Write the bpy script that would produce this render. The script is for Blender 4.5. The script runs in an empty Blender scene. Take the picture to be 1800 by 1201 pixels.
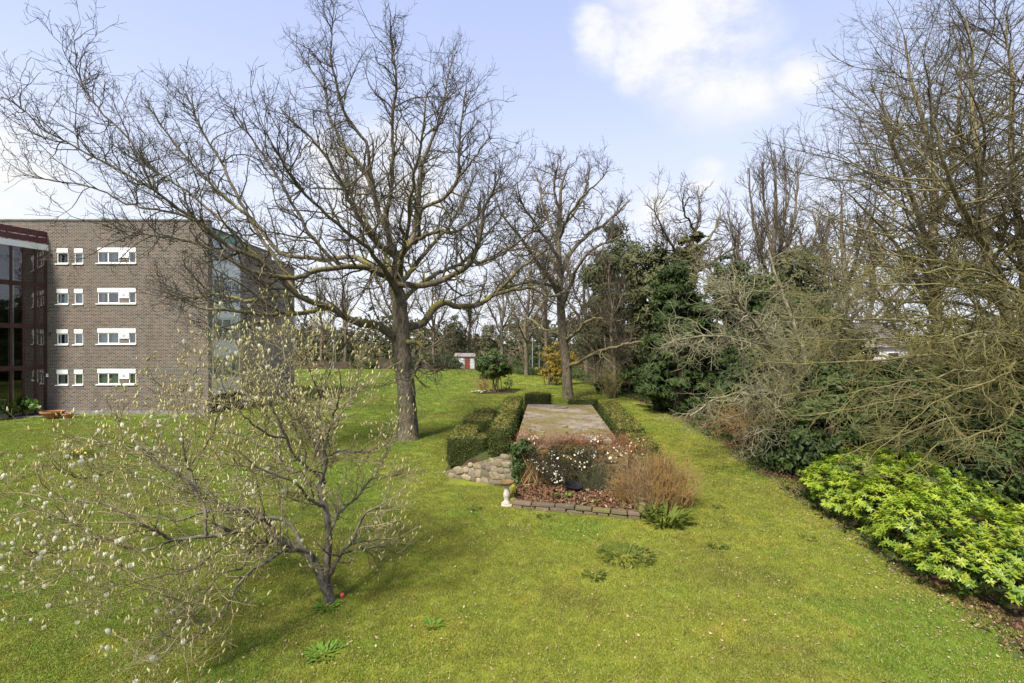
import bpy, math, random
import numpy as np
from mathutils import Vector

random.seed(7)
rng = np.random.default_rng(11)
scene = bpy.context.scene
COL = scene.collection
R = math.radians

# ------------------------------------------------------------------ camera, sky, sun, exposure
F, CX, HZ, H = 850.0, 900.0, 603.0, 5.0      # focal length in photo pixels, horizon row, eye height
cam_d = bpy.data.cameras.new("camera")
cam = bpy.data.objects.new("camera", cam_d); COL.objects.link(cam)
cam.location = (0, 0, H); cam.rotation_euler = (R(90), 0, 0)
cam_d.sensor_width = 36; cam_d.lens = 17.0; cam_d.shift_y = 0.0014
cam_d.clip_start = 0.1; cam_d.clip_end = 4000
scene.camera = cam

SUN_EL, SUN_AZ = R(50), R(-146)               # azimuth from +Y (view direction), negative = to the left
sun_dir = Vector((math.sin(SUN_AZ) * math.cos(SUN_EL), math.cos(SUN_AZ) * math.cos(SUN_EL), math.sin(SUN_EL)))
sun_d = bpy.data.lights.new("sun", 'SUN'); sun_d.energy = 3.4; sun_d.angle = R(10); sun_d.color = (1.0, 0.94, 0.83)
sun = bpy.data.objects.new("sun", sun_d); COL.objects.link(sun)
sun.rotation_euler = (-sun_dir).to_track_quat('-Z', 'Y').to_euler()
sun.location = sun_dir * 60

scene.view_settings.view_transform = 'Standard'
scene.view_settings.look = 'None'
scene.view_settings.exposure = 1.22
scene.view_settings.gamma = 1.0
scene.view_settings.use_curve_mapping = False

world = bpy.data.worlds.new("World"); scene.world = world; world.use_nodes = True

class NT:
    """tiny node-tree helper"""
    def __init__(s, tree):
        s.t = tree; tree.nodes.clear()
    def n(s, kind, ins=None, **props):
        nd = s.t.nodes.new(kind)
        for k, v in props.items(): setattr(nd, k, v)
        for k, v in (ins or {}).items():
            s.put(nd.inputs[k], v)
        return nd
    def put(s, sock, v):
        if isinstance(v, bpy.types.NodeSocket): s.t.links.new(v, sock)
        elif isinstance(v, bpy.types.Node): s.t.links.new(v.outputs[0], sock)
        else: sock.default_value = v
    def math(s, op, a, b=0.0, clamp=False):
        nd = s.n('ShaderNodeMath', {0: a, 1: b}, operation=op, use_clamp=clamp); return nd.outputs[0]
    def vec(s, op, a, b=None):
        ins = {0: a}
        if b is not None: ins[1] = b
        nd = s.n('ShaderNodeVectorMath', ins, operation=op)
        return nd.outputs['Value'] if op in ('DOT_PRODUCT', 'LENGTH', 'DISTANCE') else nd.outputs['Vector']
    def mix(s, f, a, b, blend='MIX'):
        nd = s.n('ShaderNodeMix', data_type='RGBA', blend_type=blend)
        s.put(nd.inputs[0], f); s.put(nd.inputs[6], a); s.put(nd.inputs[7], b)
        return nd.outputs[2]
    def noise(s, vec, scale, detail=4, rough=0.55, out='Fac', dist=0.0):
        nd = s.n('ShaderNodeTexNoise', {'Scale': scale, 'Detail': detail, 'Roughness': rough, 'Distortion': dist})
        if vec is not None: s.put(nd.inputs['Vector'], vec)
        return nd.outputs[out]
    def smooth(s, v, a, b, lo=0.0, hi=1.0):
        nd = s.n('ShaderNodeMapRange', {'Value': v, 'From Min': a, 'From Max': b, 'To Min': lo, 'To Max': hi}, interpolation_type='SMOOTHSTEP')
        return nd.outputs[0]
    def lin(s, v, a, b, lo=0.0, hi=1.0):
        nd = s.n('ShaderNodeMapRange', {'Value': v, 'From Min': a, 'From Max': b, 'To Min': lo, 'To Max': hi})
        return nd.outputs[0]
    def sep(s, v):
        return s.n('ShaderNodeSeparateXYZ', {0: v}).outputs

def rgb(*c): return (c[0], c[1], c[2], 1.0)

w = NT(world.node_tree)
sky = w.n('ShaderNodeTexSky', sky_type='NISHITA', sun_disc=False)
sky.sun_elevation = SUN_EL; sky.sun_rotation = SUN_AZ
sky.air_density = 1.0; sky.dust_density = 1.0; sky.ozone_density = 1.6
tc = w.n('ShaderNodeTexCoord')
d = w.vec('NORMALIZE', tc.outputs['Generated'])
ez = w.sep(d)[2]
tinted = w.mix(1.0, sky.outputs[0], rgb(1.30, 1.04, 0.93), 'MULTIPLY')
veil_f = w.smooth(ez, 0.9, 0.0, 0.62, 0.97)                         # thin high haze, thicker towards the horizon all round
veil_c = w.mix(w.smooth(ez, 0.02, 0.62), rgb(5.9, 6.15, 6.75), rgb(3.75, 4.5, 6.9))
base = w.mix(veil_f, tinted, veil_c)
# clouds: an even noise field plus the clumps that stand in the photograph
def pdir(px, py):
    v = Vector(((px - CX) / F, 1.0, (HZ - py) / F)); v.normalize(); return tuple(v)
sc = w.vec('MULTIPLY', d, (1.0, 1.0, 1.9))
warp = w.noise(sc, 3.2, 6, 0.6, 'Color')
dw = w.vec('ADD', d, w.vec('MULTIPLY', w.vec('SUBTRACT', warp, (0.5, 0.5, 0.5)), (0.22, 0.22, 0.16)))
bump = None
for px, py, rad in [(1040, 60, .055), (1090, 70, .05), (1100, 115, .04), (1130, 85, .08), (1210, 60, .13), (1270, 100, .12), (1330, 140, .07), (1230, -60, .15), (1180, -140, .16),
                    (0, 330, .09), (-60, 300, .12), (60, 290, .05), (30, 395, .06), (690, 290, .09), (590, 300, .07), (740, 340, .10), (640, 350, .1),
                    (1150, 360, .05), (1240, 300, .035), (1430, 120, .05)]:
    dist = w.vec('DISTANCE', dw, pdir(px, py))
    b = w.smooth(dist, rad * 1.2, rad * 0.3)
    bump = b if bump is None else w.math('MAXIMUM', bump, b)
cn = w.noise(sc, 2.1, 8, 0.6)
field = w.smooth(cn, 0.60, 0.80, 0.0, 0.55)
cl = w.math('MAXIMUM', w.math('MULTIPLY', bump, w.smooth(w.noise(sc, 6.0, 8, 0.65), 0.32, 0.56, 0.25, 1.0)), field)
cl = w.math('MULTIPLY', cl, w.smooth(ez, -0.02, 0.08))
col = w.mix(cl, base, rgb(5.75, 5.75, 5.8))
bg = w.n('ShaderNodeBackground', {'Color': col, 'Strength': 0.074})
wo = w.n('ShaderNodeOutputWorld', {'Surface': bg})

# ------------------------------------------------------------------ helpers
def W(px, py, Y):
    return np.array([(px - CX) / F * Y, Y, H - (py - HZ) / F * Y])
def G(px, py):
    Y = H * F / (py - HZ); return ((px - CX) / F * Y, Y)

def set_props(o, label=None, cat=None, group=None, kind=None):
    if label: o['label'] = label
    if cat: o['category'] = cat
    if group: o['group'] = group
    if kind: o['kind'] = kind
    return o
def thing(name, label, cat, loc=(0, 0, 0), group=None):
    o = bpy.data.objects.new(name, None); COL.objects.link(o)
    o.location = loc; o.empty_display_size = 0.2
    return set_props(o, label, cat, group)
def link(name, me, mat=None, parent=None, kind=None):
    o = bpy.data.objects.new(name, me); COL.objects.link(o)
    if mat is not None and len(me.materials) == 0: me.materials.append(mat)
    if parent is not None:
        o.parent = parent
        o.matrix_parent_inverse.identity()
    if kind: o['kind'] = kind
    return o

def np_mesh(name, verts, quads=None, tris=None, smooth=False, attrs=None):
    verts = np.asarray(verts, np.float32).reshape(-1, 3)
    me = bpy.data.meshes.new(name)
    idx, starts, n = [], [], 0
    for arr, k in ((quads, 4), (tris, 3)):
        if arr is not None and len(arr):
            a = np.asarray(arr, np.int32).reshape(-1, k)
            idx.append(a.ravel()); starts.append(np.arange(len(a), dtype=np.int32) * k + n); n += a.size
    idx = np.concatenate(idx); starts = np.concatenate(starts)
    me.vertices.add(len(verts)); me.vertices.foreach_set('co', verts.ravel())
    me.loops.add(len(idx)); me.loops.foreach_set('vertex_index', idx)
    me.polygons.add(len(starts)); me.polygons.foreach_set('loop_start', starts)
    if smooth: me.polygons.foreach_set('use_smooth', np.ones(len(starts), bool))
    me.update(calc_edges=True)
    for k, v in (attrs or {}).items():
        at = me.attributes.new(k, 'FLOAT', 'POINT'); at.data.foreach_set('value', np.asarray(v, np.float32).ravel())
    return me

class MB:
    """collects boxes / polygons and builds one mesh"""
    def __init__(s): s.v = []; s.f = []
    def box(s, x0, x1, y0, y1, z0, z1):
        return s.hexa([(x0, y0, z0), (x1, y0, z0), (x1, y1, z0), (x0, y1, z0), (x0, y0, z1), (x1, y0, z1), (x1, y1, z1), (x0, y1, z1)])
    def hexa(s, p):
        b = len(s.v); s.v += [tuple(map(float, q)) for q in p]
        for f in ((0, 3, 2, 1), (4, 5, 6, 7), (0, 1, 5, 4), (1, 2, 6, 5), (2, 3, 7, 6), (3, 0, 4, 7)): s.f.append(tuple(b + i for i in f))
        return s
    def poly(s, pts):
        b = len(s.v); s.v += [tuple(map(float, q)) for q in pts]; s.f.append(tuple(range(b, b + len(pts)))); return s
    def lathe(s, prof, cx, cy, n=14):
        b = len(s.v)
        for r, z in prof:
            for i in range(n):
                a = 2 * math.pi * i / n; s.v.append((cx + r * math.cos(a), cy + r * math.sin(a), z))
        for j in range(len(prof) - 1):
            for i in range(n):
                s.f.append((b + j * n + i, b + j * n + (i + 1) % n, b + (j + 1) * n + (i + 1) % n, b + (j + 1) * n + i))
        s.f.append(tuple(b + (len(prof) - 1) * n + i for i in range(n)))
        s.f.append(tuple(b + i for i in reversed(range(n))))
        return s
    def mesh(s, name, smooth=False):
        me = bpy.data.meshes.new(name); me.from_pydata(s.v, [], s.f); me.update()
        if smooth: me.polygons.foreach_set('use_smooth', np.ones(len(s.f), bool))
        return me
    def build(s, name, mat, parent=None, bevel=0, smooth=False, kind=None):
        o = link(name, s.mesh(name, smooth), mat, parent, kind)
        if bevel:
            m = o.modifiers.new('bevel', 'BEVEL'); m.width = bevel; m.segments = 2; m.limit_method = 'ANGLE'
        return o

# ------------------------------------------------------------------ materials
def mat_new(name):
    m = bpy.data.materials.new(name); m.use_nodes = True
    return m, NT(m.node_tree)
def finish(m, t, col, rough=0.8, bump=None, bstr=0.4, bdist=0.02, spec=0.3, extra=None, translucent=0.0, tcol=None, metallic=0.0):
    p = t.n('ShaderNodeBsdfPrincipled')
    t.put(p.inputs['Base Color'], col); t.put(p.inputs['Roughness'], rough); p.inputs['Specular IOR Level'].default_value = spec
    p.inputs['Metallic'].default_value = metallic
    if bump is not None:
        bn = t.n('ShaderNodeBump', {'Height': bump, 'Strength': bstr, 'Distance': bdist}); t.put(p.inputs['Normal'], bn.outputs[0])
    out = p.outputs[0]
    if translucent:
        tr = t.n('ShaderNodeBsdfTranslucent'); t.put(tr.inputs['Color'], tcol if tcol is not None else col)
        mx = t.n('ShaderNodeMixShader', {0: translucent, 1: out, 2: tr.outputs[0]}); out = mx.outputs[0]
    t.n('ShaderNodeOutputMaterial', {'Surface': out})
    return m
def pos(t): return t.n('ShaderNodeNewGeometry').outputs['Position']

def bark_mat(name, dark, light, moss, moss_amt, twig, twig_r=0.035):
    m, t = mat_new(name)
    g = t.n('ShaderNodeNewGeometry'); P = g.outputs['Position']; nz = t.sep(g.outputs['Normal'])[2]
    rad = t.n('ShaderNodeAttribute', attribute_name='rad').outputs['Fac']
    n1 = t.noise(t.vec('MULTIPLY', P, (1, 1, 0.35)), 9.0, 6, 0.65)
    c = t.mix(t.smooth(n1, 0.32, 0.68), rgb(*dark), rgb(*light))
    n2 = t.noise(P, 1.7, 5, 0.6)
    lich = t.smooth(t.noise(P, 22.0, 3, 0.6), 0.56, 0.68)
    c = t.mix(t.math('MULTIPLY', lich, 0.45), c, rgb(0.30, 0.31, 0.25))
    mf = t.smooth(t.math('ADD', t.math('MULTIPLY', nz, 0.45), n2), 0.62, 0.92)
    mf = t.math('MULTIPLY', mf, moss_amt)
    mf = t.math('MULTIPLY', mf, t.smooth(rad, 0.012, 0.06))
    mc = t.mix(t.noise(P, 14.0, 4), rgb(moss[0] * 0.55, moss[1] * 0.6, moss[2]), rgb(*moss))
    c = t.mix(mf, c, mc)
    tw = t.mix(t.smooth(t.noise(P, 2.6, 4), 0.3, 0.7), rgb(twig[0] * 0.62, twig[1] * 0.6, twig[2] * 0.58), rgb(twig[0] * 1.3, twig[1] * 1.3, twig[2] * 1.2))
    tw = t.mix(t.smooth(t.noise(P, 0.9, 5, 0.65), 0.48, 0.62, 0, 0.5), tw, rgb(*[0.45 * k + 0.55 * sum(twig) / 3 * f_ for k, f_ in zip(twig, (1.25, 1.15, 0.95))]))
    c = t.mix(t.smooth(rad, twig_r, twig_r * 0.3), c, tw)
    return finish(m, t, c, 0.9, t.math('ADD', n1, t.math('MULTIPLY', mf, 0.6)), 0.7, 0.03, 0.15)

def leaf_mat(name, dark, light, rough=0.5, trans=0.25, spec=0.4, scale=0.8, accent=None, acc_f=0.15):
    m, t = mat_new(name)
    P = pos(t); rn = t.n('ShaderNodeAttribute', attribute_name='rnd').outputs['Fac']
    f = t.math('ADD', t.math('MULTIPLY', rn, 0.65), t.math('MULTIPLY', t.smooth(t.noise(P, scale, 4), 0.3, 0.7), 0.45), True)
    c = t.mix(f, rgb(*dark), rgb(*light))
    if accent is not None:
        c = t.mix(t.math('GREATER_THAN', t.math('FRACT', t.math('MULTIPLY', rn, 7.31)), 1 - acc_f), c, rgb(*accent))
    return finish(m, t, c, rough, spec=spec, translucent=trans)

def plain_mat(name, col, rough=0.6, var=0.15, scale=6.0, spec=0.3, bump=0.0, metallic=0.0):
    m, t = mat_new(name); P = pos(t)
    n = t.noise(P, scale, 5, 0.6)
    c = t.mix(t.smooth(n, 0.3, 0.7), rgb(*[x * (1 - var) for x in col]), rgb(*[min(1, x * (1 + var)) for x in col]))
    return finish(m, t, c, rough, n if bump else None, bump, 0.02, spec, metallic=metallic)

# lawn colour, shared by the sheet and by the blades that stand on it
def lawn_colour(t, P, blade):
    big = t.noise(P, 0.16, 5, 0.6); mid = t.noise(P, 0.75, 5, 0.65); fine = t.noise(P, 6.0, 5, 0.7)
    X, Y, Z = t.sep(P)
    green, moss, straw, brown = rgb(0.115, 0.200, 0.022), rgb(0.228, 0.252, 0.030), rgb(0.33, 0.29, 0.09), rgb(0.135, 0.12, 0.03)
    west = t.smooth(t.math('ADD', X, t.math('MULTIPLY', t.math('SUBTRACT', big, 0.5), 8.0)), 2.0, -9.0)     # the lawn is greener to the west and far off
    far = t.smooth(Y, 18.0, 45.0)
    gf = t.math('ADD', t.math('MULTIPLY', west, 0.55), t.math('MULTIPLY', far, 0.22))
    gf = t.math('ADD', gf, t.math('MULTIPLY', t.math('SUBTRACT', mid, 0.5), 1.8), True)
    c = t.mix(gf, moss, green)
    c = t.mix(t.math('MULTIPLY', t.smooth(fine, 0.50, 0.72), 0.42), c, straw)
    c = t.mix(t.math('MULTIPLY', t.smooth(t.noise(P, 1.6, 6, 0.7), 0.56, 0.70), 0.55), c, brown)
    c = t.mix(t.math('MULTIPLY', t.smooth(t.noise(P, 2.9, 4, 0.6), 0.60, 0.72), 0.6), c, rgb(0.052, 0.095, 0.018))
    c = t.mix(t.smooth(t.noise(P, 0.30, 6, 0.7), 0.49, 0.62, 0, 0.7), c, rgb(0.150, 0.148, 0.030))
    c = t.mix(t.smooth(t.noise(t.vec('ADD', P, (31.0, 7.0, 0.0)), 0.22, 5, 0.65), 0.50, 0.62, 0, 0.6), c, rgb(0.10, 0.20, 0.018))
    c = t.mix(t.smooth(t.noise(t.vec('ADD', P, (3.0, 57.0, 0.0)), 0.5, 6, 0.7), 0.54, 0.66, 0, 0.6), c, rgb(0.31, 0.285, 0.035))
    if not blade:
        c = t.mix(t.smooth(t.noise(P, 26.0, 4, 0.7), 0.42, 0.62, 0.25, 0.0), c, rgb(0.03, 0.035, 0.01))
    return c
def lawn_mat():
    m, t = mat_new('lawn_grass'); P = pos(t)
    c = lawn_colour(t, P, False)
    return finish(m, t, c, 0.95, t.math('ADD', t.noise(P, 18.0, 5, 0.75), t.noise(P, 3.0, 4)), 0.8, 0.05, 0.1)
def blade_mat():
    m, t = mat_new('grass_blade'); P = pos(t)
    c = lawn_colour(t, P, True)
    rn = t.n('ShaderNodeAttribute', attribute_name='rnd').outputs['Fac']
    oi = t.n('ShaderNodeObjectInfo').outputs['Random']
    c = t.mix(t.smooth(oi, 0.55, 0.9, 0.0, 0.5), c, rgb(0.12, 0.18, 0.018))
    c = t.mix(t.smooth(oi, 0.45, 0.1, 0.0, 0.35), c, rgb(0.33, 0.31, 0.05))
    c = t.mix(t.smooth(rn, 0.80, 0.95, 0.0, 0.7), c, rgb(0.34, 0.29, 0.12))
    hs = t.n('ShaderNodeHueSaturation', {'Value': t.lin(rn, 0, 1, 0.85, 1.4), 'Color': c})
    return finish(m, t, hs.outputs[0], 0.6, spec=0.25, translucent=0.35)
M_lawn = lawn_mat(); M_blade = blade_mat()

def soil_mat():
    m, t = mat_new('woodland_floor'); P = pos(t)
    n = t.noise(P, 3.0, 7, 0.7); n2 = t.noise(P, 0.35, 4)
    c = t.mix(t.smooth(n, 0.35, 0.65), rgb(0.035, 0.025, 0.015), rgb(0.10, 0.062, 0.032))
    c = t.mix(t.smooth(n2, 0.48, 0.62, 0, 0.8), c, rgb(0.05, 0.075, 0.02))
    return finish(m, t, c, 0.95, t.noise(P, 14.0, 6, 0.75), 0.9, 0.06, 0.1)
M_soil = soil_mat()
M_mulch = plain_mat('dark_mulch', (0.062, 0.034, 0.022), 0.95, 0.45, 9.0, 0.1, 0.8)

def brick_mat(name, along, tone=1.0):
    m, t = mat_new(name); P = pos(t); X, Y, Z = t.sep(P)
    uv = t.n('ShaderNodeCombineXYZ', {0: X if along == 'x' else Y, 1: Z, 2: 0.0}).outputs[0]
    b = t.n('ShaderNodeTexBrick', {'Vector': uv, 'Scale': 1.0, 'Mortar Size': 0.014, 'Mortar Smooth': 0.2, 'Bias': 0.0, 'Brick Width': 0.26, 'Row Height': 0.098,
                                   'Color1': rgb(0.0, 0.0, 0.0), 'Color2': rgb(1, 1, 1), 'Mortar': rgb(0.5, 0.5, 0.5)})
    ramp = t.n('ShaderNodeValToRGB', {0: b.outputs['Color']})
    e = ramp.color_ramp.elements
    e[0].position = 0.0; e[0].color = rgb(0.07 * tone, 0.052 * tone, 0.045 * tone)
    e[1].position = 1.0; e[1].color = rgb(0.33 * tone, 0.21 * tone, 0.15 * tone)
    for p_, c_ in ((0.35, (0.165, 0.118, 0.095)), (0.6, (0.215, 0.17, 0.14)), (0.8, (0.255, 0.148, 0.10))):
        x = e.new(p_); x.color = rgb(*[k * tone for k in c_])
    c = t.mix(b.outputs['Fac'], ramp.outputs[0], rgb(0.62 * tone, 0.58 * tone, 0.51 * tone))
    stain = t.noise(P, 0.45, 6, 0.65); tint = t.noise(P, 0.8, 5, 0.7)
    c = t.mix(t.smooth(tint, 0.5, 0.68, 0, 0.45), c, t.mix(0.5, c, rgb(0.26 * tone, 0.13 * tone, 0.085 * tone)))
    c = t.mix(t.smooth(stain, 0.42, 0.72, 0, 0.35), c, rgb(0.26 * tone, 0.24 * tone, 0.215 * tone))
    c = t.mix(t.smooth(t.noise(t.vec('MULTIPLY', P, (1.2, 1.2, 0.22)), 1.1, 4), 0.5, 0.75, 0, 0.4), c, rgb(0.10, 0.08, 0.065))
    return finish(m, t, c, 0.9, t.math('SUBTRACT', 1.0, b.outputs['Fac']), 0.8, 0.012, 0.15)
M_brickx = brick_mat('brown_brick_front', 'x', 0.49); M_bricky = brick_mat('brown_brick_side', 'y', 0.95)  # same brick twice; side tone raised to make up for its shade
M_white = plain_mat('white_paint', (0.78, 0.78, 0.76), 0.45, 0.05, 2.0, 0.4)
M_maroon = plain_mat('maroon_timber', (0.055, 0.020, 0.020), 0.45, 0.25, 3.0, 0.4)
M_maroonrail = plain_mat('maroon_rail', (0.10, 0.032, 0.034), 0.5, 0.2, 3.0, 0.35)
M_copper = plain_mat('copper_green_cladding', (0.26, 0.42, 0.34), 0.6, 0.2, 2.0, 0.3)
M_coping = plain_mat('coping_felt', (0.16, 0.17, 0.14), 0.9, 0.25, 1.5)
M_dark = plain_mat('dark_interior', (0.035, 0.03, 0.028), 0.8, 0.3, 1.0)
M_plaster = plain_mat('interior_plaster', (0.36, 0.33, 0.29), 0.9, 0.1, 1.0)
def glass_mat(name, refl, tint):
    m, t = mat_new(name)
    tr = t.n('ShaderNodeBsdfTransparent', {'Color': rgb(*tint)})
    gl = t.n('ShaderNodeBsdfGlossy', {'Color': rgb(0.95, 0.97, 1.0), 'Roughness': 0.015})
    P = pos(t)
    bn = t.n('ShaderNodeBump', {'Height': t.noise(P, 1.3, 2), 'Strength': 0.05, 'Distance': 0.05}); t.put(gl.inputs['Normal'], bn.outputs[0])
    fr = t.n('ShaderNodeFresnel', {'IOR': 1.5})
    f = t.math('ADD', t.math('MULTIPLY', fr.outputs[0], 0.9), refl, True)
    mx = t.n('ShaderNodeMixShader', {0: f, 1: tr.outputs[0], 2: gl.outputs[0]})
    t.n('ShaderNodeOutputMaterial', {'Surface': mx.outputs[0]})
    return m
M_glass = glass_mat('window_glass', 0.12, (0.75, 0.82, 0.82)); M_hallglass = glass_mat('hall_glass', 0.06, (0.6, 0.6, 0.6))
M_curtain = plain_mat('net_curtain', (0.55, 0.62, 0.62), 0.9, 0.15, 3.0)

def concrete_mat():
    m, t = mat_new('mossy_concrete'); P = pos(t)
    n = t.noise(P, 2.2, 7, 0.65); big = t.noise(P, 0.7, 9, 0.72)
    c = t.mix(t.smooth(n, 0.3, 0.7), rgb(0.15, 0.125, 0.10), rgb(0.285, 0.245, 0.20))
    c = t.mix(t.smooth(t.noise(P, 9.0, 6, 0.7), 0.5, 0.62, 0, 0.6), c, rgb(0.20, 0.14, 0.10))
    c = t.mix(t.smooth(big, 0.44, 0.56, 0, 0.85), c, t.mix(n, rgb(0.09, 0.07, 0.018), rgb(0.19, 0.15, 0.035)))
    pale = t.smooth(t.noise(t.vec('MULTIPLY', P, (0.7, 1.0, 1)), 2.4, 9, 0.75), 0.62, 0.72, 0, 0.6)
    c = t.mix(pale, c, rgb(0.40, 0.355, 0.30))
    return finish(m, t, c, 0.92, n, 0.5, 0.02, 0.15)
M_concrete = concrete_mat()

def stone_mat(name, cols):
    m, t = mat_new(name); P = pos(t)
    oi = t.n('ShaderNodeObjectInfo').outputs['Random']
    ramp = t.n('ShaderNodeValToRGB', {0: oi}); e = ramp.color_ramp.elements
    ramp.color_ramp.interpolation = 'CONSTANT'
    e[0].color = rgb(*cols[0]); e[1].position = 1 - 1 / len(cols); e[1].color = rgb(*cols[-1])
    for i, c_ in enumerate(cols[1:-1]):
        x = e.new((i + 1) / len(cols)); x.color = rgb(*c_)
    n = t.noise(P, 12.0, 6, 0.65)
    c = t.mix(t.smooth(n, 0.3, 0.7, 0, 0.55), ramp.outputs[0], rgb(0.10, 0.085, 0.06))
    c = t.mix(t.smooth(t.noise(P, 4.0, 4), 0.56, 0.66, 0, 0.7), c, rgb(0.13, 0.13, 0.035))
    return finish(m, t, c, 0.9, n, 0.7, 0.02, 0.2)
M_stone = stone_mat('rubble_stone', [(0.29, 0.23, 0.15), (0.24, 0.195, 0.13), (0.35, 0.285, 0.185), (0.16, 0.135, 0.10), (0.30, 0.22, 0.12), (0.26, 0.225, 0.165)])
M_stonedark = stone_mat('dark_stone', [(0.20, 0.125, 0.045), (0.15, 0.115, 0.05), (0.12, 0.105, 0.055), (0.25, 0.15, 0.05), (0.10, 0.09, 0.055)])  # darker stone tones for the front wall and bird bath bowl
M_mortar = plain_mat('old_mortar', (0.17, 0.14, 0.095), 0.95, 0.4, 12.0, 0.1, 0.6)
M_kerb = stone_mat('mossy_kerb', [(0.13, 0.095, 0.07), (0.11, 0.085, 0.06), (0.15, 0.13, 0.04), (0.16, 0.115, 0.08), (0.12, 0.10, 0.05)])
M_mossyellow = plain_mat('yellow_moss', (0.20, 0.20, 0.025), 0.95, 0.35, 14.0, 0.1, 0.8)
M_palestone = plain_mat('pale_carved_stone', (0.46, 0.41, 0.34), 0.85, 0.25, 12.0, 0.2, 0.5)
M_black = plain_mat('black_plastic', (0.013, 0.014, 0.017), 0.35, 0.2, 3.0, 0.5)
M_terracotta = plain_mat('terracotta', (0.36, 0.15, 0.06), 0.8, 0.25, 8.0, 0.2)
M_paving = plain_mat('grey_paving', (0.20, 0.19, 0.18), 0.9, 0.3, 3.0, 0.2, 0.3)
M_roof = plain_mat('grey_roof_tile', (0.20, 0.18, 0.165), 0.9, 0.2, 4.0)
M_render = plain_mat('pale_render', (0.55, 0.53, 0.50), 0.9, 0.12, 1.0)
M_reddoor = plain_mat('red_brown_door', (0.19, 0.045, 0.025), 0.5, 0.2, 3.0)
M_fence = plain_mat('orange_brown_fence', (0.075, 0.055, 0.04), 0.9, 0.3, 2.0)
M_metal = plain_mat('grey_metal', (0.36, 0.38, 0.40), 0.4, 0.1, 2.0, 0.5)
M_red = plain_mat('red_plastic', (0.55, 0.05, 0.04), 0.4, 0.1, 5.0, 0.5)

M_oakbark = bark_mat('oak_bark', (0.05, 0.040, 0.027), (0.19, 0.158, 0.112), (0.24, 0.215, 0.018), 1.0, (0.075, 0.067, 0.052))
M_oakbark2 = bark_mat('far_oak_bark', (0.06, 0.045, 0.03), (0.21, 0.175, 0.12), (0.20, 0.18, 0.03), 0.7, (0.085, 0.068, 0.05))
M_magbark = bark_mat('magnolia_bark', (0.035, 0.027, 0.02), (0.18, 0.16, 0.125), (0.20, 0.18, 0.05), 0.3, (0.235, 0.20, 0.105), 0.02)
M_hornbark = bark_mat('hornbeam_bark', (0.10, 0.085, 0.042), (0.31, 0.265, 0.145), (0.22, 0.205, 0.025), 0.9, (0.105, 0.092, 0.055))
M_sweepbark = bark_mat('mossy_bough_bark', (0.085, 0.075, 0.036), (0.24, 0.21, 0.11), (0.20, 0.205, 0.025), 0.9, (0.165, 0.150, 0.058))
M_palebark = bark_mat('pale_twig_bark', (0.11, 0.10, 0.06), (0.27, 0.25, 0.17), (0.18, 0.17, 0.04), 0.5, (0.23, 0.215, 0.135))
M_tanbark = bark_mat('tan_twig_bark', (0.11, 0.095, 0.045), (0.25, 0.21, 0.10), (0.20, 0.18, 0.03), 0.5, (0.25, 0.215, 0.080))
M_shrubtwig = bark_mat('brown_shrub_twig', (0.09, 0.06, 0.03), (0.25, 0.17, 0.09), (0.1, 0.1, 0.02), 0.0, (0.30, 0.19, 0.075))
M_redtwig = bark_mat('russet_shrub_twig', (0.10, 0.05, 0.025), (0.2, 0.11, 0.05), (0.1, 0.1, 0.02), 0.0, (0.24, 0.10, 0.045))

L_yew = leaf_mat('yew_leaf', (0.018, 0.033, 0.011), (0.060, 0.090, 0.024), 0.65, 0.12, 0.15)
L_laurel = leaf_mat('laurel_leaf', (0.022, 0.042, 0.012), (0.085, 0.125, 0.028), 0.5, 0.15, 0.25)
L_holly = leaf_mat('holly_leaf', (0.018, 0.036, 0.011), (0.075, 0.112, 0.030), 0.5, 0.1, 0.22)
L_olive = leaf_mat('olive_cypress', (0.05, 0.06, 0.02), (0.12, 0.125, 0.045), 0.6, 0.2)
L_pine = leaf_mat('pine_needles', (0.03, 0.042, 0.015), (0.09, 0.10, 0.032), 0.6, 0.15)
L_ivygold = leaf_mat('golden_ivy', (0.045, 0.052, 0.010), (0.14, 0.135, 0.024), 0.5, 0.2)
L_ivy = leaf_mat('ivy_leaf', (0.018, 0.036, 0.010), (0.06, 0.10, 0.022), 0.5, 0.12, 0.25)
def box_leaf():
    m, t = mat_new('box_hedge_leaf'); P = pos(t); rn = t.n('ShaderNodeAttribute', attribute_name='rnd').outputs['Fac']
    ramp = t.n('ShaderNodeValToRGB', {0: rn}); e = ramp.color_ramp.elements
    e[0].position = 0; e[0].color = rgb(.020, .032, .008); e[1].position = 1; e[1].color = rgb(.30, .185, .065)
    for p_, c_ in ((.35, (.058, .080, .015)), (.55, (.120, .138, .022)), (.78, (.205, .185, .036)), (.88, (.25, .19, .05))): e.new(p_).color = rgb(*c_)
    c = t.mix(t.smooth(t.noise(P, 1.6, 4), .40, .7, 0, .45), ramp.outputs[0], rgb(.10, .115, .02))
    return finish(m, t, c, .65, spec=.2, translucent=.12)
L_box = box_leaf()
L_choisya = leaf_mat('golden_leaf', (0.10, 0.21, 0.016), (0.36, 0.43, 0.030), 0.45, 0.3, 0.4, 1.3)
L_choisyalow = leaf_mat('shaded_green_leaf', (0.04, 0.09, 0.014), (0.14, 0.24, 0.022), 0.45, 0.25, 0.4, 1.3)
L_forsythia = leaf_mat('yellow_flower', (0.20, 0.14, 0.015), (0.40, 0.29, 0.03), 0.7, 0.25)
L_white = leaf_mat('white_petal', (0.62, 0.60, 0.42), (0.80, 0.79, 0.64), 0.6, 0.3)
L_bud = leaf_mat('green_bud', (0.34, 0.32, 0.10), (0.62, 0.58, 0.27), 0.6, 0.2)
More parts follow.
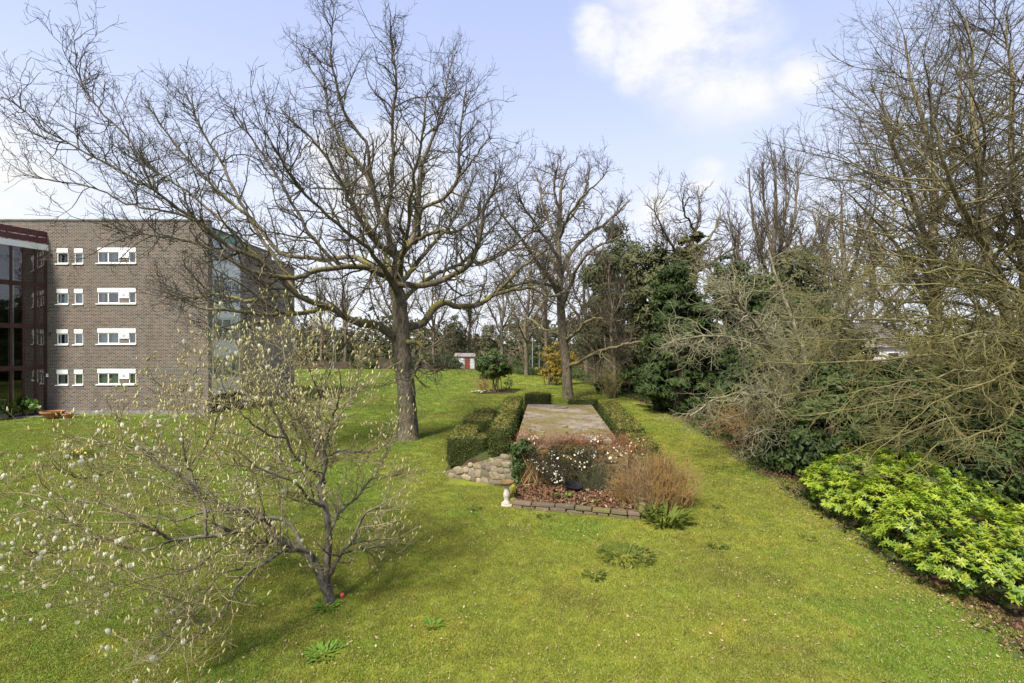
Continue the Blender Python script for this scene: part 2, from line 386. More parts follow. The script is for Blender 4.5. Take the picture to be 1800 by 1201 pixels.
L_litter = leaf_mat('dry_leaf', (0.07, 0.038, 0.02), (0.21, 0.115, 0.06), 0.8, 0.1, 0.2, 3.0, (0.34, 0.23, 0.14), 0.12)
L_pale_litter = leaf_mat('pale_dry_leaf', (0.20, 0.13, 0.06), (0.42, 0.32, 0.20), 0.8, 0.1, 0.2, 3.0, (0.46, 0.36, 0.25), 0.08)
L_weed = leaf_mat('weed_leaf', (0.045, 0.070, 0.012), (0.125, 0.155, 0.025), 0.7, 0.2, 0.15)
L_bright = leaf_mat('bright_green_leaf', (0.05, 0.13, 0.015), (0.17, 0.30, 0.03), 0.4, 0.25)
L_cover = leaf_mat('ground_cover_leaf', (0.022, 0.042, 0.012), (0.085, 0.125, 0.032), 0.65, 0.2, 0.15, 0.5, (0.13, 0.10, 0.05), 0.2)
L_daff = leaf_mat('daffodil_flower', (0.60, 0.45, 0.02), (0.70, 0.60, 0.05), 0.6, 0.2)
L_farwood = leaf_mat('far_wood', (0.055, 0.055, 0.026), (0.145, 0.13, 0.065), 0.9, 0.1, 0.1, 0.12, (0.04, 0.06, 0.025), 0.3)

# ------------------------------------------------------------------ branches
def nrm(v): return v / np.maximum(np.linalg.norm(v, axis=-1, keepdims=True), 1e-9)
def tubes(P, Rr, sides, close_tip=True):
    """P (n,k,3), Rr (n,k): tapered tubes"""
    n, k, _ = P.shape
    T = np.empty_like(P); T[:, 1:-1] = P[:, 2:] - P[:, :-2]; T[:, 0] = P[:, 1] - P[:, 0]; T[:, -1] = P[:, -1] - P[:, -2]
    T = nrm(T)
    ref = rng.normal(size=(n, 3))
    ang = np.arange(sides) * 2 * np.pi / sides
    V = np.empty((n, k, sides, 3), np.float32)
    u = ref
    for i in range(k):
        u = nrm(u - (u * T[:, i]).sum(-1, keepdims=True) * T[:, i]); v = np.cross(T[:, i], u)
        V[:, i] = P[:, i, None] + Rr[:, i, None, None] * (np.cos(ang)[None, :, None] * u[:, None] + np.sin(ang)[None, :, None] * v[:, None])
    b = (np.arange(n) * k * sides)[:, None, None] + (np.arange(k - 1) * sides)[None, :, None] + np.arange(sides)[None, None, :]
    b2 = (np.arange(n) * k * sides)[:, None, None] + (np.arange(k - 1) * sides)[None, :, None] + ((np.arange(sides) + 1) % sides)[None, None, :]
    q = np.stack([b, b2, b2 + sides, b + sides], -1).reshape(-1, 4)
    rad = np.repeat(Rr.reshape(-1), sides)
    return V.reshape(-1, 3), q, rad
def tube_mesh(name, parts):
    vs, qs, rs, o = [], [], [], 0
    for P, Rr, s in parts:
        if len(P) == 0: continue
        v, q, r = tubes(P, Rr, s); vs.append(v); qs.append(q + o); rs.append(r); o += len(v)
    return np_mesh(name, np.concatenate(vs), np.concatenate(qs), smooth=True, attrs={'rad': np.concatenate(rs)})
def plen(P): return np.linalg.norm(np.diff(P, axis=1), axis=2).sum(1)
def resample(pts, k, jit=0.0):
    """Catmull-Rom through the given points (m, 4: xyz + radius), resampled to k"""
    p = np.asarray(pts, float)
    q = np.vstack([2 * p[0] - p[1], p, 2 * p[-1] - p[-2]])
    out = []
    for i in range(1, len(q) - 2):
        for s in np.linspace(0, 1, 12, endpoint=False):
            a, b, c, d_ = q[i - 1], q[i], q[i + 1], q[i + 2]
            out.append(0.5 * (2 * b + (c - a) * s + (2 * a - 5 * b + 4 * c - d_) * s * s + (3 * b - a - 3 * c + d_) * s ** 3))
    out.append(q[-2]); out = np.array(out)
    L = np.r_[0, np.cumsum(np.linalg.norm(np.diff(out[:, :3], axis=0), axis=1))]
    ts = np.linspace(0, L[-1], k)
    r = np.stack([np.interp(ts, L, out[:, j]) for j in range(4)], 1)
    r[:, 3] = np.maximum(r[:, 3], 0.004)
    if jit:
        n_ = rng.normal(size=(k, 3)); n_ = (n_ + np.roll(n_, 1, 0)) / 2; n_[0] = 0
        r[:, :3] += n_ * jit * np.minimum(1, r[:, 3:4] * 0 + 1)
    return r
def spawn(P, Rr, per_m, t0, t1, ang, angj, L, Lj, k, wob, up, rr=0.55, rmax=1.0, rtip=0.3, rmin=0.003, bias=None, flat=None, tshort=0.5, maxn=None):
    """children of every branch in P; per_m children per metre; L = length (m) or, if negative, share of the parent's length"""
    n, kk, _ = P.shape
    pl = plen(P)
    c = per_m * pl * (t1 - t0)
    cnt = np.floor(c + rng.random(n)).astype(int)
    idx = np.repeat(np.arange(n), cnt); m = len(idx)
    if maxn and m > maxn:
        sel = np.sort(rng.choice(m, maxn, replace=False)); idx = idx[sel]; m = maxn
    t = t0 + (t1 - t0) * rng.random(m)
    f = t * (kk - 1); i0 = np.minimum(f.astype(int), kk - 2); fr = (f - i0)[:, None]
    b = P[idx, i0] * (1 - fr) + P[idx, i0 + 1] * fr
    T = nrm(P[idx, i0 + 1] - P[idx, i0])
    r0 = Rr[idx, i0] * (1 - fr[:, 0]) + Rr[idx, i0 + 1] * fr[:, 0]
    w_ = nrm(np.cross(T, rng.normal(size=(m, 3))))
    if flat is not None:                       # keep side branches nearer a horizontal plane
        w_[:, 2] *= flat; w_ = nrm(w_ - (w_ * T).sum(-1, keepdims=True) * T)
    a = (ang + angj * rng.normal(size=m))[:, None]
    dr = np.cos(a) * T + np.sin(a) * w_
    ln = (pl[idx] * -L if L < 0 else np.full(m, L)) * np.exp(Lj * rng.normal(size=m)) * (1 - tshort * t)
    out = np.empty((m, k, 3)); out[:, 0] = b
    st = (ln / (k - 1))[:, None]
    for s in range(1, k):
        dr = dr + wob * rng.normal(size=(m, 3)); dr[:, 2] += up
        if bias is not None: dr = dr + np.asarray(bias)
        dr = nrm(dr); out[:, s] = out[:, s - 1] + dr * st
    rs = np.maximum(np.minimum(r0 * rr, rmax), rmin)
    tip = np.maximum(rs * rtip, rmin * 0.7)
    Ro = rs[:, None] + (tip - rs)[:, None] * np.linspace(0, 1, k)[None, :]
    return out, Ro
def cat(*prs):
    return prs

def limbs_from_px(limbs, base_depth, k, jit):
    P, Rr = [], []
    for lm in limbs:
        pts = []
        for px, py, dy, wpx in lm:
            Y = base_depth + dy; x, y, z = W(px, py, Y)
            pts.append((x, y, z, wpx / F * Y / 2))
        r = resample(pts, k, jit); P.append(r[:, :3]); Rr.append(r[:, 3])
    return np.array(P), np.array(Rr)

def tree(name, label, loc, trunk_parts, crown_parts, bark, group=None, cat_='tree', crown_mat=None):
    root = thing(name, label, cat_, loc, group)
    off = np.array(loc, float)
    a = link('trunk', tube_mesh('trunk', [(P - off, r, s) for P, r, s in trunk_parts]), bark, root)
    b = link('crown', tube_mesh('crown', [(P - off, r, s) for P, r, s in crown_parts]), crown_mat or bark, root)
    return root

# ------------------------------------------------------------------ leaves
def leaf_cards(name, C, N, size, asp=0.5, fold=0.25, rnd=None, jitter=0.35):
    """one small folded leaf (2 triangles) per centre"""
    n = len(C)
    N = nrm(N + jitter * rng.normal(size=(n, 3)))
    u = nrm(np.cross(N, rng.normal(size=(n, 3)))); v = np.cross(N, u)
    s = (size * np.exp(0.3 * rng.normal(size=n)))[:, None]
    a = C - u * s * 0.5; b = C + u * s * 0.5; m_ = C + N * s * fold * 0.3
    l = m_ + v * s * asp * 0.5 - N * s * fold; r = m_ - v * s * asp * 0.5 - N * s * fold
    V = np.stack([a, l, b, r], 1).reshape(-1, 3)
    i = np.arange(n)[:, None] * 4
    tris = np.concatenate([i + np.array([[0, 2, 1]]), i + np.array([[0, 3, 2]])])
    rn = np.repeat(rng.random(n) if rnd is None else rnd, 4)
    return np_mesh(name, V, tris=tris, attrs={'rnd': rn})
def clumps(ells, n_cl, cl_r, n_leaf, flat=0.7, shell=0.45, zmin=None):
    """leaf centres and outward normals gathered in clumps over the given ellipsoids (cx,cy,cz,rx,ry,rz)"""
    E = np.array(ells, float); wgt = (E[:, 3] * E[:, 4] * E[:, 5]) ** 0.67; wgt /= wgt.sum()
    ei = rng.choice(len(E), n_cl, p=wgt)
    dirs = nrm(rng.normal(size=(n_cl, 3)))
    rad = 1 - shell * rng.random(n_cl) ** 1.6
    rad *= 1 + 0.10 * rng.normal(size=n_cl)
    cc = E[ei, :3] + dirs * E[ei, 3:] * rad[:, None]
    nn = nrm(dirs / E[ei, 3:])
    k = rng.integers(0, n_cl, n_leaf)
    q = nrm(rng.normal(size=(n_leaf, 3))) * (rng.random(n_leaf) ** 0.5)[:, None]
    q[:, 2] *= flat
    r_ = cl_r * (0.6 + 0.8 * rng.random(n_cl))
    C = cc[k] + q * r_[k][:, None]
    N = nrm(nn[k] * 0.7 + q + np.array([0, 0, 0.35]))
    crand = rng.random(n_cl)
    rn = np.clip(0.55 * crand[k] + 0.45 * rng.random(n_leaf), 0, 1)
    if zmin is not None:
        ok = C[:, 2] > zmin; C, N, rn = C[ok], N[ok], rn[ok]
    return C, N, rn
def core_stems(ells, n, r0, base, spread=.15):
    E = np.array(ells, float); P = []; Rr = []
    for i in range(n):
        e = E[rng.integers(len(E))]; dr = nrm(rng.normal(size=3)); dr[2] = abs(dr[2])
        tip = e[:3] + dr * e[3:] * 0.8; b = np.array(base) + np.array([*(rng.normal(size=2) * spread), 0])
        mid = b * 0.5 + tip * 0.5 + np.array([0, 0, 0.15 * np.linalg.norm(tip - b)])
        r = resample([(*b, r0), (*mid, r0 * 0.6), (*tip, r0 * 0.15)], 9, 0.04); P.append(r[:, :3]); Rr.append(r[:, 3])
    return np.array(P), np.array(Rr)
def bush(name, label, loc, ells, n_cl, cl_r, n_leaf, leaf, leafmat, stems=8, stem_r=0.05, barkm=None, cat_='bush', group=None, asp=0.5, flat=0.7, shell=0.45):
    """ells are relative to loc"""
    root = thing(name, label, cat_, loc, group)
    C, N, rn = clumps(ells, n_cl, cl_r, n_leaf, flat, shell, 0.02)
    if stems:
        P, Rr = core_stems(ells, stems, stem_r, (0, 0, 0), .15 if cat_ == 'tree' else .35); link('trunk' if cat_ == 'tree' else 'stem', tube_mesh('stem', [(P, Rr, 5)]), barkm or M_oakbark2, root)
    link('crown' if cat_ == 'tree' else 'foliage', leaf_cards('foliage', C, N, leaf, asp, rnd=rn), leafmat, root)
    return root

# ------------------------------------------------------------------ the setting: ground, lawn, beds
def sheet(name, pts, z, mat, kind='structure'):
    return MB().poly([(x, y, z) for x, y in pts]).build(name, mat, kind=kind)
sheet('ground', [(-1500, -300), (1500, -300), (1500, 2500), (-1500, 2500)], 0.0, M_soil)
RIGHT = [(7.9, -3), (8.0, 6), (8.2, 8.5), (8.6, 11), (9.0, 14), (9.4, 18), (9.9, 22), (10.4, 26), (10.7, 31), (10.9, 38), (10.4, 48), (9.3, 58), (7.6, 68), (4, 80), (0, 88)]
def right_edge(y):
    ys = [p[1] for p in RIGHT]; xs = [p[0] for p in RIGHT]; return np.interp(y, ys, xs)
edge = []
for y in np.linspace(-3, 88, 160): edge.append((right_edge(y) + 0.15 * math.sin(y * 2.3) + 0.18 * math.sin(y * 5.1 + 1) + random.uniform(-.15, .15), y))
LAWN = edge + [(-8, 91), (-20, 93), (-45, 92), (-90, 90), (-90, -3)]
sheet('lawn', LAWN, 0.004, M_lawn)
# paving by the glazed hall
MB().poly([(-48, 28.5, 0.05), (-33.6, 31.4, 0.05), (-30.4, 33.2, 0.05), (-30.4, 34.0, 0.05), (-48, 34.0, 0.05)]).poly([(-48, 28.5, 0.0), (-33.6, 31.4, 0.0), (-33.6, 31.4, 0.05), (-48, 28.5, 0.05)]).poly([(-33.6, 31.4, 0.0), (-30.4, 33.2, 0.0), (-30.4, 33.2, 0.05), (-33.6, 31.4, 0.05)]).build('path', M_paving, kind='structure')

# grass blades: tufts on points (one object, countless blades)
def tuft(nb, rad, h):
    V, T, rn = [], [], []
    for i in range(nb):
        a = random.uniform(0, 6.283); r = rad * math.sqrt(random.random()); bx, by = r * math.cos(a), r * math.sin(a)
        th = random.uniform(0, 6.283); wd = random.uniform(0.003, 0.006); hh = h * random.uniform(0.5, 1.3); le = random.uniform(0.3, 1.3) * hh; th2 = random.uniform(0, 6.283)
        dx, dy = math.cos(th) * wd, math.sin(th) * wd
        tx, ty = bx + math.cos(th2) * le, by + math.sin(th2) * le
        b = len(V)
        V += [(bx - dx, by - dy, -0.004), (bx + dx, by + dy, -0.004), ((bx + tx) / 2 + dx * .7, (by + ty) / 2 + dy * .7, hh * .65), ((bx + tx) / 2 - dx * .7, (by + ty) / 2 - dy * .7, hh * .65), (tx, ty, hh * 0.9)]
        T += [(b, b + 1, b + 2), (b, b + 2, b + 3), (b + 3, b + 2, b + 4)]; rn += [random.random()] * 5
    return np_mesh('grass_tuft', V, tris=T, attrs={'rnd': rn})
tufts = bpy.data.collections.new('grass_tufts')
for i in range(6):
    me = tuft(44, 0.12, 0.026); me.materials.append(M_blade)
    tufts.objects.link(bpy.data.objects.new('grass_tuft', me))
from mathutils.geometry import tessellate_polygon
lx = np.array(LAWN)
def inside(x, y):
    ok = np.zeros(len(x), bool); j = len(lx) - 1
    for i in range(len(lx)):
        xi, yi = lx[i]; xj, yj = lx[j]
        c = ((yi > y) != (yj > y)) & (x < (xj - xi) * (y - yi) / (yj - yi + 1e-12) + xi); ok ^= c; j = i
    return ok
# local frame of the shelter: u to the right, v away from the camera
SO, SA, SR = np.array([0.16, 16.8]), np.array([0.072, 0.9974]), np.array([0.9974, -0.072])
def S(u, v, z): q = SO + SR * u + SA * v; return (q[0], q[1], z)
def to_s(x, y):
    dx, dy = x - SO[0], y - SO[1]; return dx * SR[0] + dy * SR[1], dx * SA[0] + dy * SA[1]
gx, gy, gs = [], [], []
for y0, y1, dens, s in ((3, 12, 150, 1.0), (12, 18, 90, 1.2), (18, 30, 36, 1.6), (30, 55, 9, 2.4), (55, 92, 2.5, 3.8)):
    x0, x1 = -1.12 * y1 - 1, min(13, 1.12 * y1 + 1); n = int((x1 - x0) * (y1 - y0) * dens)
    gx.append(rng.uniform(x0, x1, n)); gy.append(rng.uniform(y0, y1, n)); gs.append(np.full(n, s))
gx, gy, gs = map(np.concatenate, (gx, gy, gs))
ok = (np.abs(gx) < 1.1 * gy + 1) & inside(gx - np.abs(rng.normal(size=len(gx))) * .35, gy)
us, vs_ = to_s(gx, gy); ok &= ~((us > -2.6) & (us < 4.9) & (vs_ > 0) & (vs_ < 10.4)) & ~((us > -.05) & (us < 3.6) & (vs_ > -2.1) & (vs_ < 1))
ok &= ~((gy > 33) & (gx < -21) & (gy < 48)) & ~((gy > 30.5 + (gx + 37) * 0.5) & (gx < -30.2)) & ~(((gx + 1.75) / 2.2) ** 2 + ((gy - 49) / 1.9) ** 2 < 1)
gx, gy, gs = gx[ok], gy[ok], gs[ok]
gm = bpy.data.meshes.new('grass'); gm.vertices.add(len(gx))
gm.vertices.foreach_set('co', np.stack([gx, gy, np.full(len(gx), 0.006)], 1).astype(np.float32).ravel())
for k_, v_ in (('rot', rng.random(len(gx)) * 6.283), ('scl', gs * rng.uniform(0.75, 1.3, len(gx)))):
    a_ = gm.attributes.new(k_, 'FLOAT', 'POINT'); a_.data.foreach_set('value', v_.astype(np.float32))
grass = link('grass', gm, None, kind='stuff')
ng = bpy.data.node_groups.new('grass_scatter', 'GeometryNodeTree')
ng.interface.new_socket('Geometry', in_out='INPUT', socket_type='NodeSocketGeometry'); ng.interface.new_socket('Geometry', in_out='OUTPUT', socket_type='NodeSocketGeometry')
gi = ng.nodes.new('NodeGroupInput'); go = ng.nodes.new('NodeGroupOutput')
ci = ng.nodes.new('GeometryNodeCollectionInfo'); ci.inputs['Collection'].default_value = tufts; ci.inputs['Separate Children'].default_value = True; ci.inputs['Reset Children'].default_value = True
ip = ng.nodes.new('GeometryNodeInstanceOnPoints'); ip.inputs['Pick Instance'].default_value = True
ar = ng.nodes.new('GeometryNodeInputNamedAttribute'); ar.data_type = 'FLOAT'; ar.inputs[0].default_value = 'rot'
asn = ng.nodes.new('GeometryNodeInputNamedAttribute'); asn.data_type = 'FLOAT'; asn.inputs[0].default_value = 'scl'
cx_ = ng.nodes.new('ShaderNodeCombineXYZ')
ng.links.new(ar.outputs[0], cx_.inputs[2]); ng.links.new(gi.outputs[0], ip.inputs['Points']); ng.links.new(ci.outputs[0], ip.inputs['Instance'])
ng.links.new(cx_.outputs[0], ip.inputs['Rotation']); ng.links.new(asn.outputs[0], ip.inputs['Scale']); ng.links.new(ip.outputs[0], go.inputs[0])
md = grass.modifiers.new('scatter', 'NODES'); md.node_group = ng

def scatter_leaves(name, x, y, z, size, mat, flat=0.35, kind='stuff', parent=None, lift=0.012):
    n = len(x); C = np.stack([x, y, np.full(n, z) + lift + 0.02 * rng.random(n)], 1)
    return link(name, leaf_cards(name, C, np.tile([0, 0, 1.0], (n, 1)), size, 0.6, 0.2, jitter=flat), mat, parent, kind)
# dry leaves over the lawn and under the trees
n = 3000; x = rng.uniform(-6, 9, n); y = 5.5 + 16 * rng.random(n) ** 1.3
fx = np.concatenate([x, right_edge(np.linspace(4, 40, 2600)) + rng.normal(size=2600) * 0.55 - 0.2]); fy = np.concatenate([y, np.linspace(4, 40, 2600)])
us, vs_ = to_s(fx, fy); ok = ~((us > -2.6) & (us < 4.9) & (vs_ > -2.1) & (vs_ < 10.4)); fx, fy = fx[ok], fy[ok]
scatter_leaves('fallen_leaves', fx, fy, 0.025, 0.042, L_pale_litter)
n = 14000; y = 6 + 50 * rng.random(n) ** 1.2; x = right_edge(y) - 0.1 + np.abs(rng.normal(size=n)) * 3.0
scatter_leaves('leaf_litter', x, y, 0.0, 0.085, L_litter, 0.5)
# low green undergrowth along the wood edge
n = 26000; y = 7 + 62 * rng.random(n) ** 1.25; off = np.abs(rng.normal(size=n)) * 2.2; x = right_edge(y) - 0.25 + off
ok = np.sin(x * 1.9 + y * .7) + np.sin(y * 1.3) + rng.normal(size=n) * .5 > 0.1; x, y = x[ok], y[ok]
C = np.stack([x, y, 0.02 + 0.28 * rng.random(len(x)) * np.minimum(1, (x - right_edge(y)) * 1.2)], 1)
link('undergrowth', leaf_cards('undergrowth', C, np.tile([0, 0, 1.0], (len(C), 1)), 0.15, 0.5, jitter=0.6), L_cover, None, 'stuff')
n = 14000; x = rng.uniform(-2.5, 11, n); y = rng.uniform(66, 90, n); ok = y > 66 + (9 - x) * 1.2; x, y = x[ok], y[ok]
C = np.stack([x, y, 0.05 + 0.9 * rng.random(len(x)) ** 1.5], 1)
link('ground_cover', leaf_cards('ground_cover', C, np.tile([0, 0, 1.0], (len(C), 1)), 0.28, 0.5, jitter=0.6), L_cover, None, 'stuff')

# ------------------------------------------------------------------ the block of flats
D = 34.0; PX = D / F
def bx(px): return (px - CX) * PX
def bz(py): return H + (HZ - py) * PX
flats = thing('block_of_flats', 'brown brick block of flats with white framed windows beyond the lawn', 'building', (bx(80), D, 0))
fo = np.array([bx(80), D, 0.0])
XL, XR, ZT = bx(80) - 6.0, bx(366), bz(388)
ROWS = [0, 71, 142, 213]
holes = []
for r_ in ROWS:
    holes += [(bx(100), bx(120), bz(464 + r_), bz(437 + r_)), (bx(130.5), bx(146), bz(464 + r_), bz(437 + r_)), (bx(171.5), bx(239), bz(463 + r_), bz(435.5 + r_))]
def holed_wall(mb, x0, x1, z0, z1, hs, y, dep):
    xs = sorted({x0, x1, *[h[0] for h in hs], *[h[1] for h in hs]}); zs = sorted({z0, z1, *[h[2] for h in hs], *[h[3] for h in hs]})
    for i in range(len(xs) - 1):
        for j in range(len(zs) - 1):
            mx_, mz = (xs[i] + xs[i + 1]) / 2, (zs[j] + zs[j + 1]) / 2
            if any(h[0] < mx_ < h[1] and h[2] < mz < h[3] for h in hs): continue
            mb.poly([(xs[i], y, zs[j]), (xs[i + 1], y, zs[j]), (xs[i + 1], y, zs[j + 1]), (xs[i], y, zs[j + 1])])
    for a, b, c, d_ in hs:
        mb.poly([(a, y, c), (a, y, d_), (a, y + dep, d_), (a, y + dep, c)]); mb.poly([(b, y, c), (b, y + dep, c), (b, y + dep, d_), (b, y, d_)])
        mb.poly([(a, y, d_), (b, y, d_), (b, y + dep, d_), (a, y + dep, d_)]); mb.poly([(a, y, c), (a, y + dep, c), (b, y + dep, c), (b, y, c)])
def P_(mb, name, mat, parent=flats, off=fo, **kw):
    mb.v = [tuple(np.array(q) - off) for q in mb.v]; return mb.build(name, mat, parent, **kw)
wm = MB(); holed_wall(wm, XL, XR, 0.25, ZT, holes, D, 0.16); P_(wm, 'wall', M_brickx)
P_(MB().box(XL, XR + .03, D - .03, D + .2, 0, 0.25), 'plinth', M_paving)
YB, YE = 37.9, 47.5
P_(MB().poly([(XR, D, 0.25), (XR, D + .45, 0.25), (XR, D + .45, ZT), (XR, D, ZT)]).poly([(XR, YB, 0), (XR, YE, 0), (XR, YE, 12.3), (XR, 43, 12.3), (XR, 43, 12.95), (XR, YB, 12.95)]).poly([(XR, YB, 0), (XR, YB, 12.95), (XR - 4, YB, 12.95), (XR - 4, YB, 0)]).poly([(XR, YE, 0), (XR - 12, YE, 0), (XR - 12, YE, 12.3), (XR, YE, 12.3)]).poly([(XR, 43, 12.3), (XR - 12, 43, 12.3), (XR - 12, 43, 12.95), (XR, 43, 12.95)]), 'side_wall', M_bricky)
P_(MB().box(XL, XR + .06, D - .06, D + .3, ZT, ZT + .1).box(XR - .3, XR + .06, D + .3, D + .5, ZT, ZT + .1).box(XR - .3, XR + .05, YB, 43.02, 12.95, 13.05).box(XR - .3, XR + .05, 43.03, YE, 12.3, 12.4), 'coping', M_coping)
P_(MB().poly([(XL, D + .1, ZT - .3), (XR - .1, D + .1, ZT - .3), (XR - .1, YB, ZT - .3), (XL, YB, ZT - .3)]).poly([(XL, YB + .01, 12.8), (XR - .1, YB + .01, 12.8), (XR - .1, 42.9, 12.8), (XL, 42.9, 12.8)]).poly([(XL, 43.1, 12.1), (XR - .1, 43.1, 12.1), (XR - .1, YE - .1, 12.1), (XL, YE - .1, 12.1)]), 'roof', M_coping)
P_(MB().box(XL, XR - .6, D + .9, D + 1.0, 0.1, ZT - .4), 'room_wall', M_plaster)
def window(x0, x1, z0, z1, panes, y=D, label=None):
    """white shutter box at the head, frame, glass, sill; panes = list of (x0,x1) fractions, None = solid white panel"""
    o = np.array([x0, y, z0]) - fo
    sill = MB().box(x0 - .10, x1 + .02, y - .07, y + .10, z0 - .055, z0 + .01)
    head = MB().box(x0 + .005, x1 - .005, y - .03, y + .1, z1 - .29, z1 - .004)
    f = MB(); fw = .075; zh = z1 - .29
    f.box(x0 + .004, x1 - .004, y + .03, y + .1, z0 + .011, z0 + .011 + fw).box(x0 + .004, x1 - .004, y + .03, y + .1, zh - fw, zh - .002)
    edges = sorted({p for q in panes for p in q[:2]})
    wd = x1 - x0
    for e in edges:
        c = x0 + e * wd; a = max(x0 + .004, c - fw / 2 - (.02 if e in (0, 1) else 0)); b = min(x1 - .004, c + fw / 2 + (.02 if e in (0, 1) else 0))
        f.box(a, b, y + .028, y + .102, z0 + .011 + fw, zh - fw)
    fr = P_(f, 'window', M_white)
    fof = fo
    P_(head, 'shutter_box', M_white, fr); P_(sill, 'sill', M_white, fr)
    for q in panes:
        a, b = x0 + q[0] * wd + .02, x0 + q[1] * wd - .02
        if len(q) > 2 and q[2] == 'panel':
            P_(MB().box(a - .01, b + .02, y - .02, y + .09, zh - .42, zh - .003), 'white_panel', M_white, fr)
            P_(MB().lathe([(.001, 0), (.09, 0), (.09, .02), (.001, .02)], 0, 0, 12), 'vent', M_dark, fr, off=np.array([0, 0, 0])) if False else None
            P_(MB().box(a, b, y + .02, y + .1, z0 + .07, zh - .43), 'brick_infill', M_brickx, fr)
            P_(MB().box((a + b) / 2 - .10, (a + b) / 2 + .10, y - .028, y - .019, zh - .30, zh - .12), 'vent', M_metal, fr)
        else:
            P_(MB().poly([(a, y + .065, z0 + .05), (b, y + .065, z0 + .05), (b, y + .065, zh - .04), (a, y + .065, zh - .04)]), 'pane', M_glass, fr)
            if random.random() < 0.8:
                s_ = random.choice([0.35, 0.6, 1.0])
                P_(MB().poly([(a, y + .3, z0 + .02), (a + (b - a) * s_, y + .3, z0 + .02), (a + (b - a) * s_, y + .3, zh), (a, y + .3, zh)]), 'curtain', M_curtain, fr)
for i, h_ in enumerate(holes):
    wide = i % 3 == 2
    window(*h_, [(0, .27), (.27, .55), (.55, .82, 'panel'), (.82, 1)] if wide else [(0, 1)])
P_(MB().box(bx(82), bx(85.5), D - .08, D, bz(663), bz(657)), 'meter_box', M_white)
P_(MB().box(bx(90), bx(92), D - .05, D, bz(451), bz(447)), 'vent', M_dark); P_(MB().box(bx(87), bx(89), D - .05, D, bz(590), bz(585)), 'vent', M_dark)
P_(MB().box(XL + 4, XR - .2, D - .012, D, bz(648.5), bz(647)), 'string_course', M_coping)
# recessed window bay on the side, white panels and glass storey by storey
bay = MB(); P_(MB().box(XR - .35, XR - .05, D + .45, YB, 0, 12.95), 'bay_backing', M_dark)
for k_ in range(4):
    zt = 12.55 - k_ * 2.84
    P_(MB().box(XR - .05, XR + .07, D + .46, YB - .01, zt - 2.75, zt - 1.75), 'spandrel_panel', M_white)
    f = MB(); ys = np.linspace(D + .5, YB - .05, 4)
    for y_ in ys: f.box(XR - .02, XR + .05, y_ - .06, y_ + .06, zt - 1.745, zt - .05)
    f.box(XR - .02, XR + .045, D + .5, YB - .05, zt - .15, zt - .051).box(XR - .02, XR + .045, D + .5, YB - .05, zt - 1.744, zt - 1.65)
    fr = P_(f, 'window', M_white)
    for j in range(3):
        P_(MB().poly([(XR + .01, ys[j] + .06, zt - 1.65), (XR + .01, ys[j + 1] - .06, zt - 1.65), (XR + .01, ys[j + 1] - .06, zt - .15), (XR + .01, ys[j] + .06, zt - .15)]), 'pane', M_glass, fr)
        P_(MB().poly([(XR - .03, ys[j] + .06, zt - 1.65), (XR - .03, ys[j + 1] - .06, zt - 1.65), (XR - .03, ys[j + 1] - .06, zt - .15), (XR - .03, ys[j] + .06, zt - .15)]), 'curtain', M_white, fr)
    P_(MB().box(XR - .05, XR + .09, D + .455, YB - .01, zt - .05, zt + .085), 'window_head', M_white if k_ else M_copper)
P_(MB().box(XR - .3, XR + .08, D + .46, YB - .01, 12.64, 13.1), 'fascia', M_copper)
for k_ in range(2):
    P_(MB().box(XR + .0, XR + .25, YE - .35, YE - .05, 4.0 + k_ * 2.84, 5.0 + k_ * 2.84), 'downpipe', M_white)

# glazed stair hall projecting towards the camera
hall = thing('glazed_stair_hall', 'dark maroon framed glazed stair hall joined to the left end of the flats', 'building', (bx(82), D, 0))
ho = np.array([bx(82), D, 0.0]); hd = np.array([-0.33, -0.944, 0]); hn = np.array([0.944, -0.33, 0])   # along the glass, outwards
def hb(s0, s1, n0, n1, z0, z1):
    pts = []
    for z in (z0, z1):
        for s_, n_ in ((s0, n0), (s0, n1), (s1, n1), (s1, n0)):
            q = hd * s_ + hn * n_; pts.append((q[0], q[1], z))
    return pts
def hbox(lst, name, mat, parent=hall, **kw):
    mb = MB()
    for a in lst: mb.hexa(hb(*a))
    return mb.build(name, mat, parent, **kw)
LEN = 3.3
mull = [0.06, 0.62, 1.27, 1.92, 2.6, 3.24]
for s_ in mull: hbox([(s_ - .055, s_ + .055, -.1, .06, 0, bz(441))], 'mullion', M_maroon)
for yp in (502.5, 574, 645.5, 730):
    hbox([(0, LEN, -.08, .03, bz(yp + 4), bz(yp - 4))], 'transom', M_maroon)
hbox([(-.05, LEN, -.1, .12, bz(441), bz(431))], 'fascia', M_white)
hbox([(0, LEN, -.06, .04, bz(418), bz(408))], 'rail_board', M_maroonrail); hbox([(0, LEN, -.06, .04, bz(429), bz(419.5))], 'rail_board', M_maroonrail)
for s_ in (0.5, 2.1, 3.1): hbox([(s_ - .05, s_ + .05, -.14, -.061, bz(431), bz(410))], 'rail_post', M_maroonrail)
lv = [bz(441), bz(502.5), bz(574), bz(645.5), bz(730)]
for k_ in range(4):
    for j in range(len(mull) - 1):
        a, b = mull[j] + .055, mull[j + 1] - .055
        mb = MB(); q = [hd * a, hd * b]
        mb.poly([(*q[0][:2], lv[k_ + 1] + .16), (*q[1][:2], lv[k_ + 1] + .16), (*q[1][:2], lv[k_] - .16 * (k_ > 0)), (*q[0][:2], lv[k_] - .16 * (k_ > 0))])
        mb.build('pane', M_hallglass, hall)
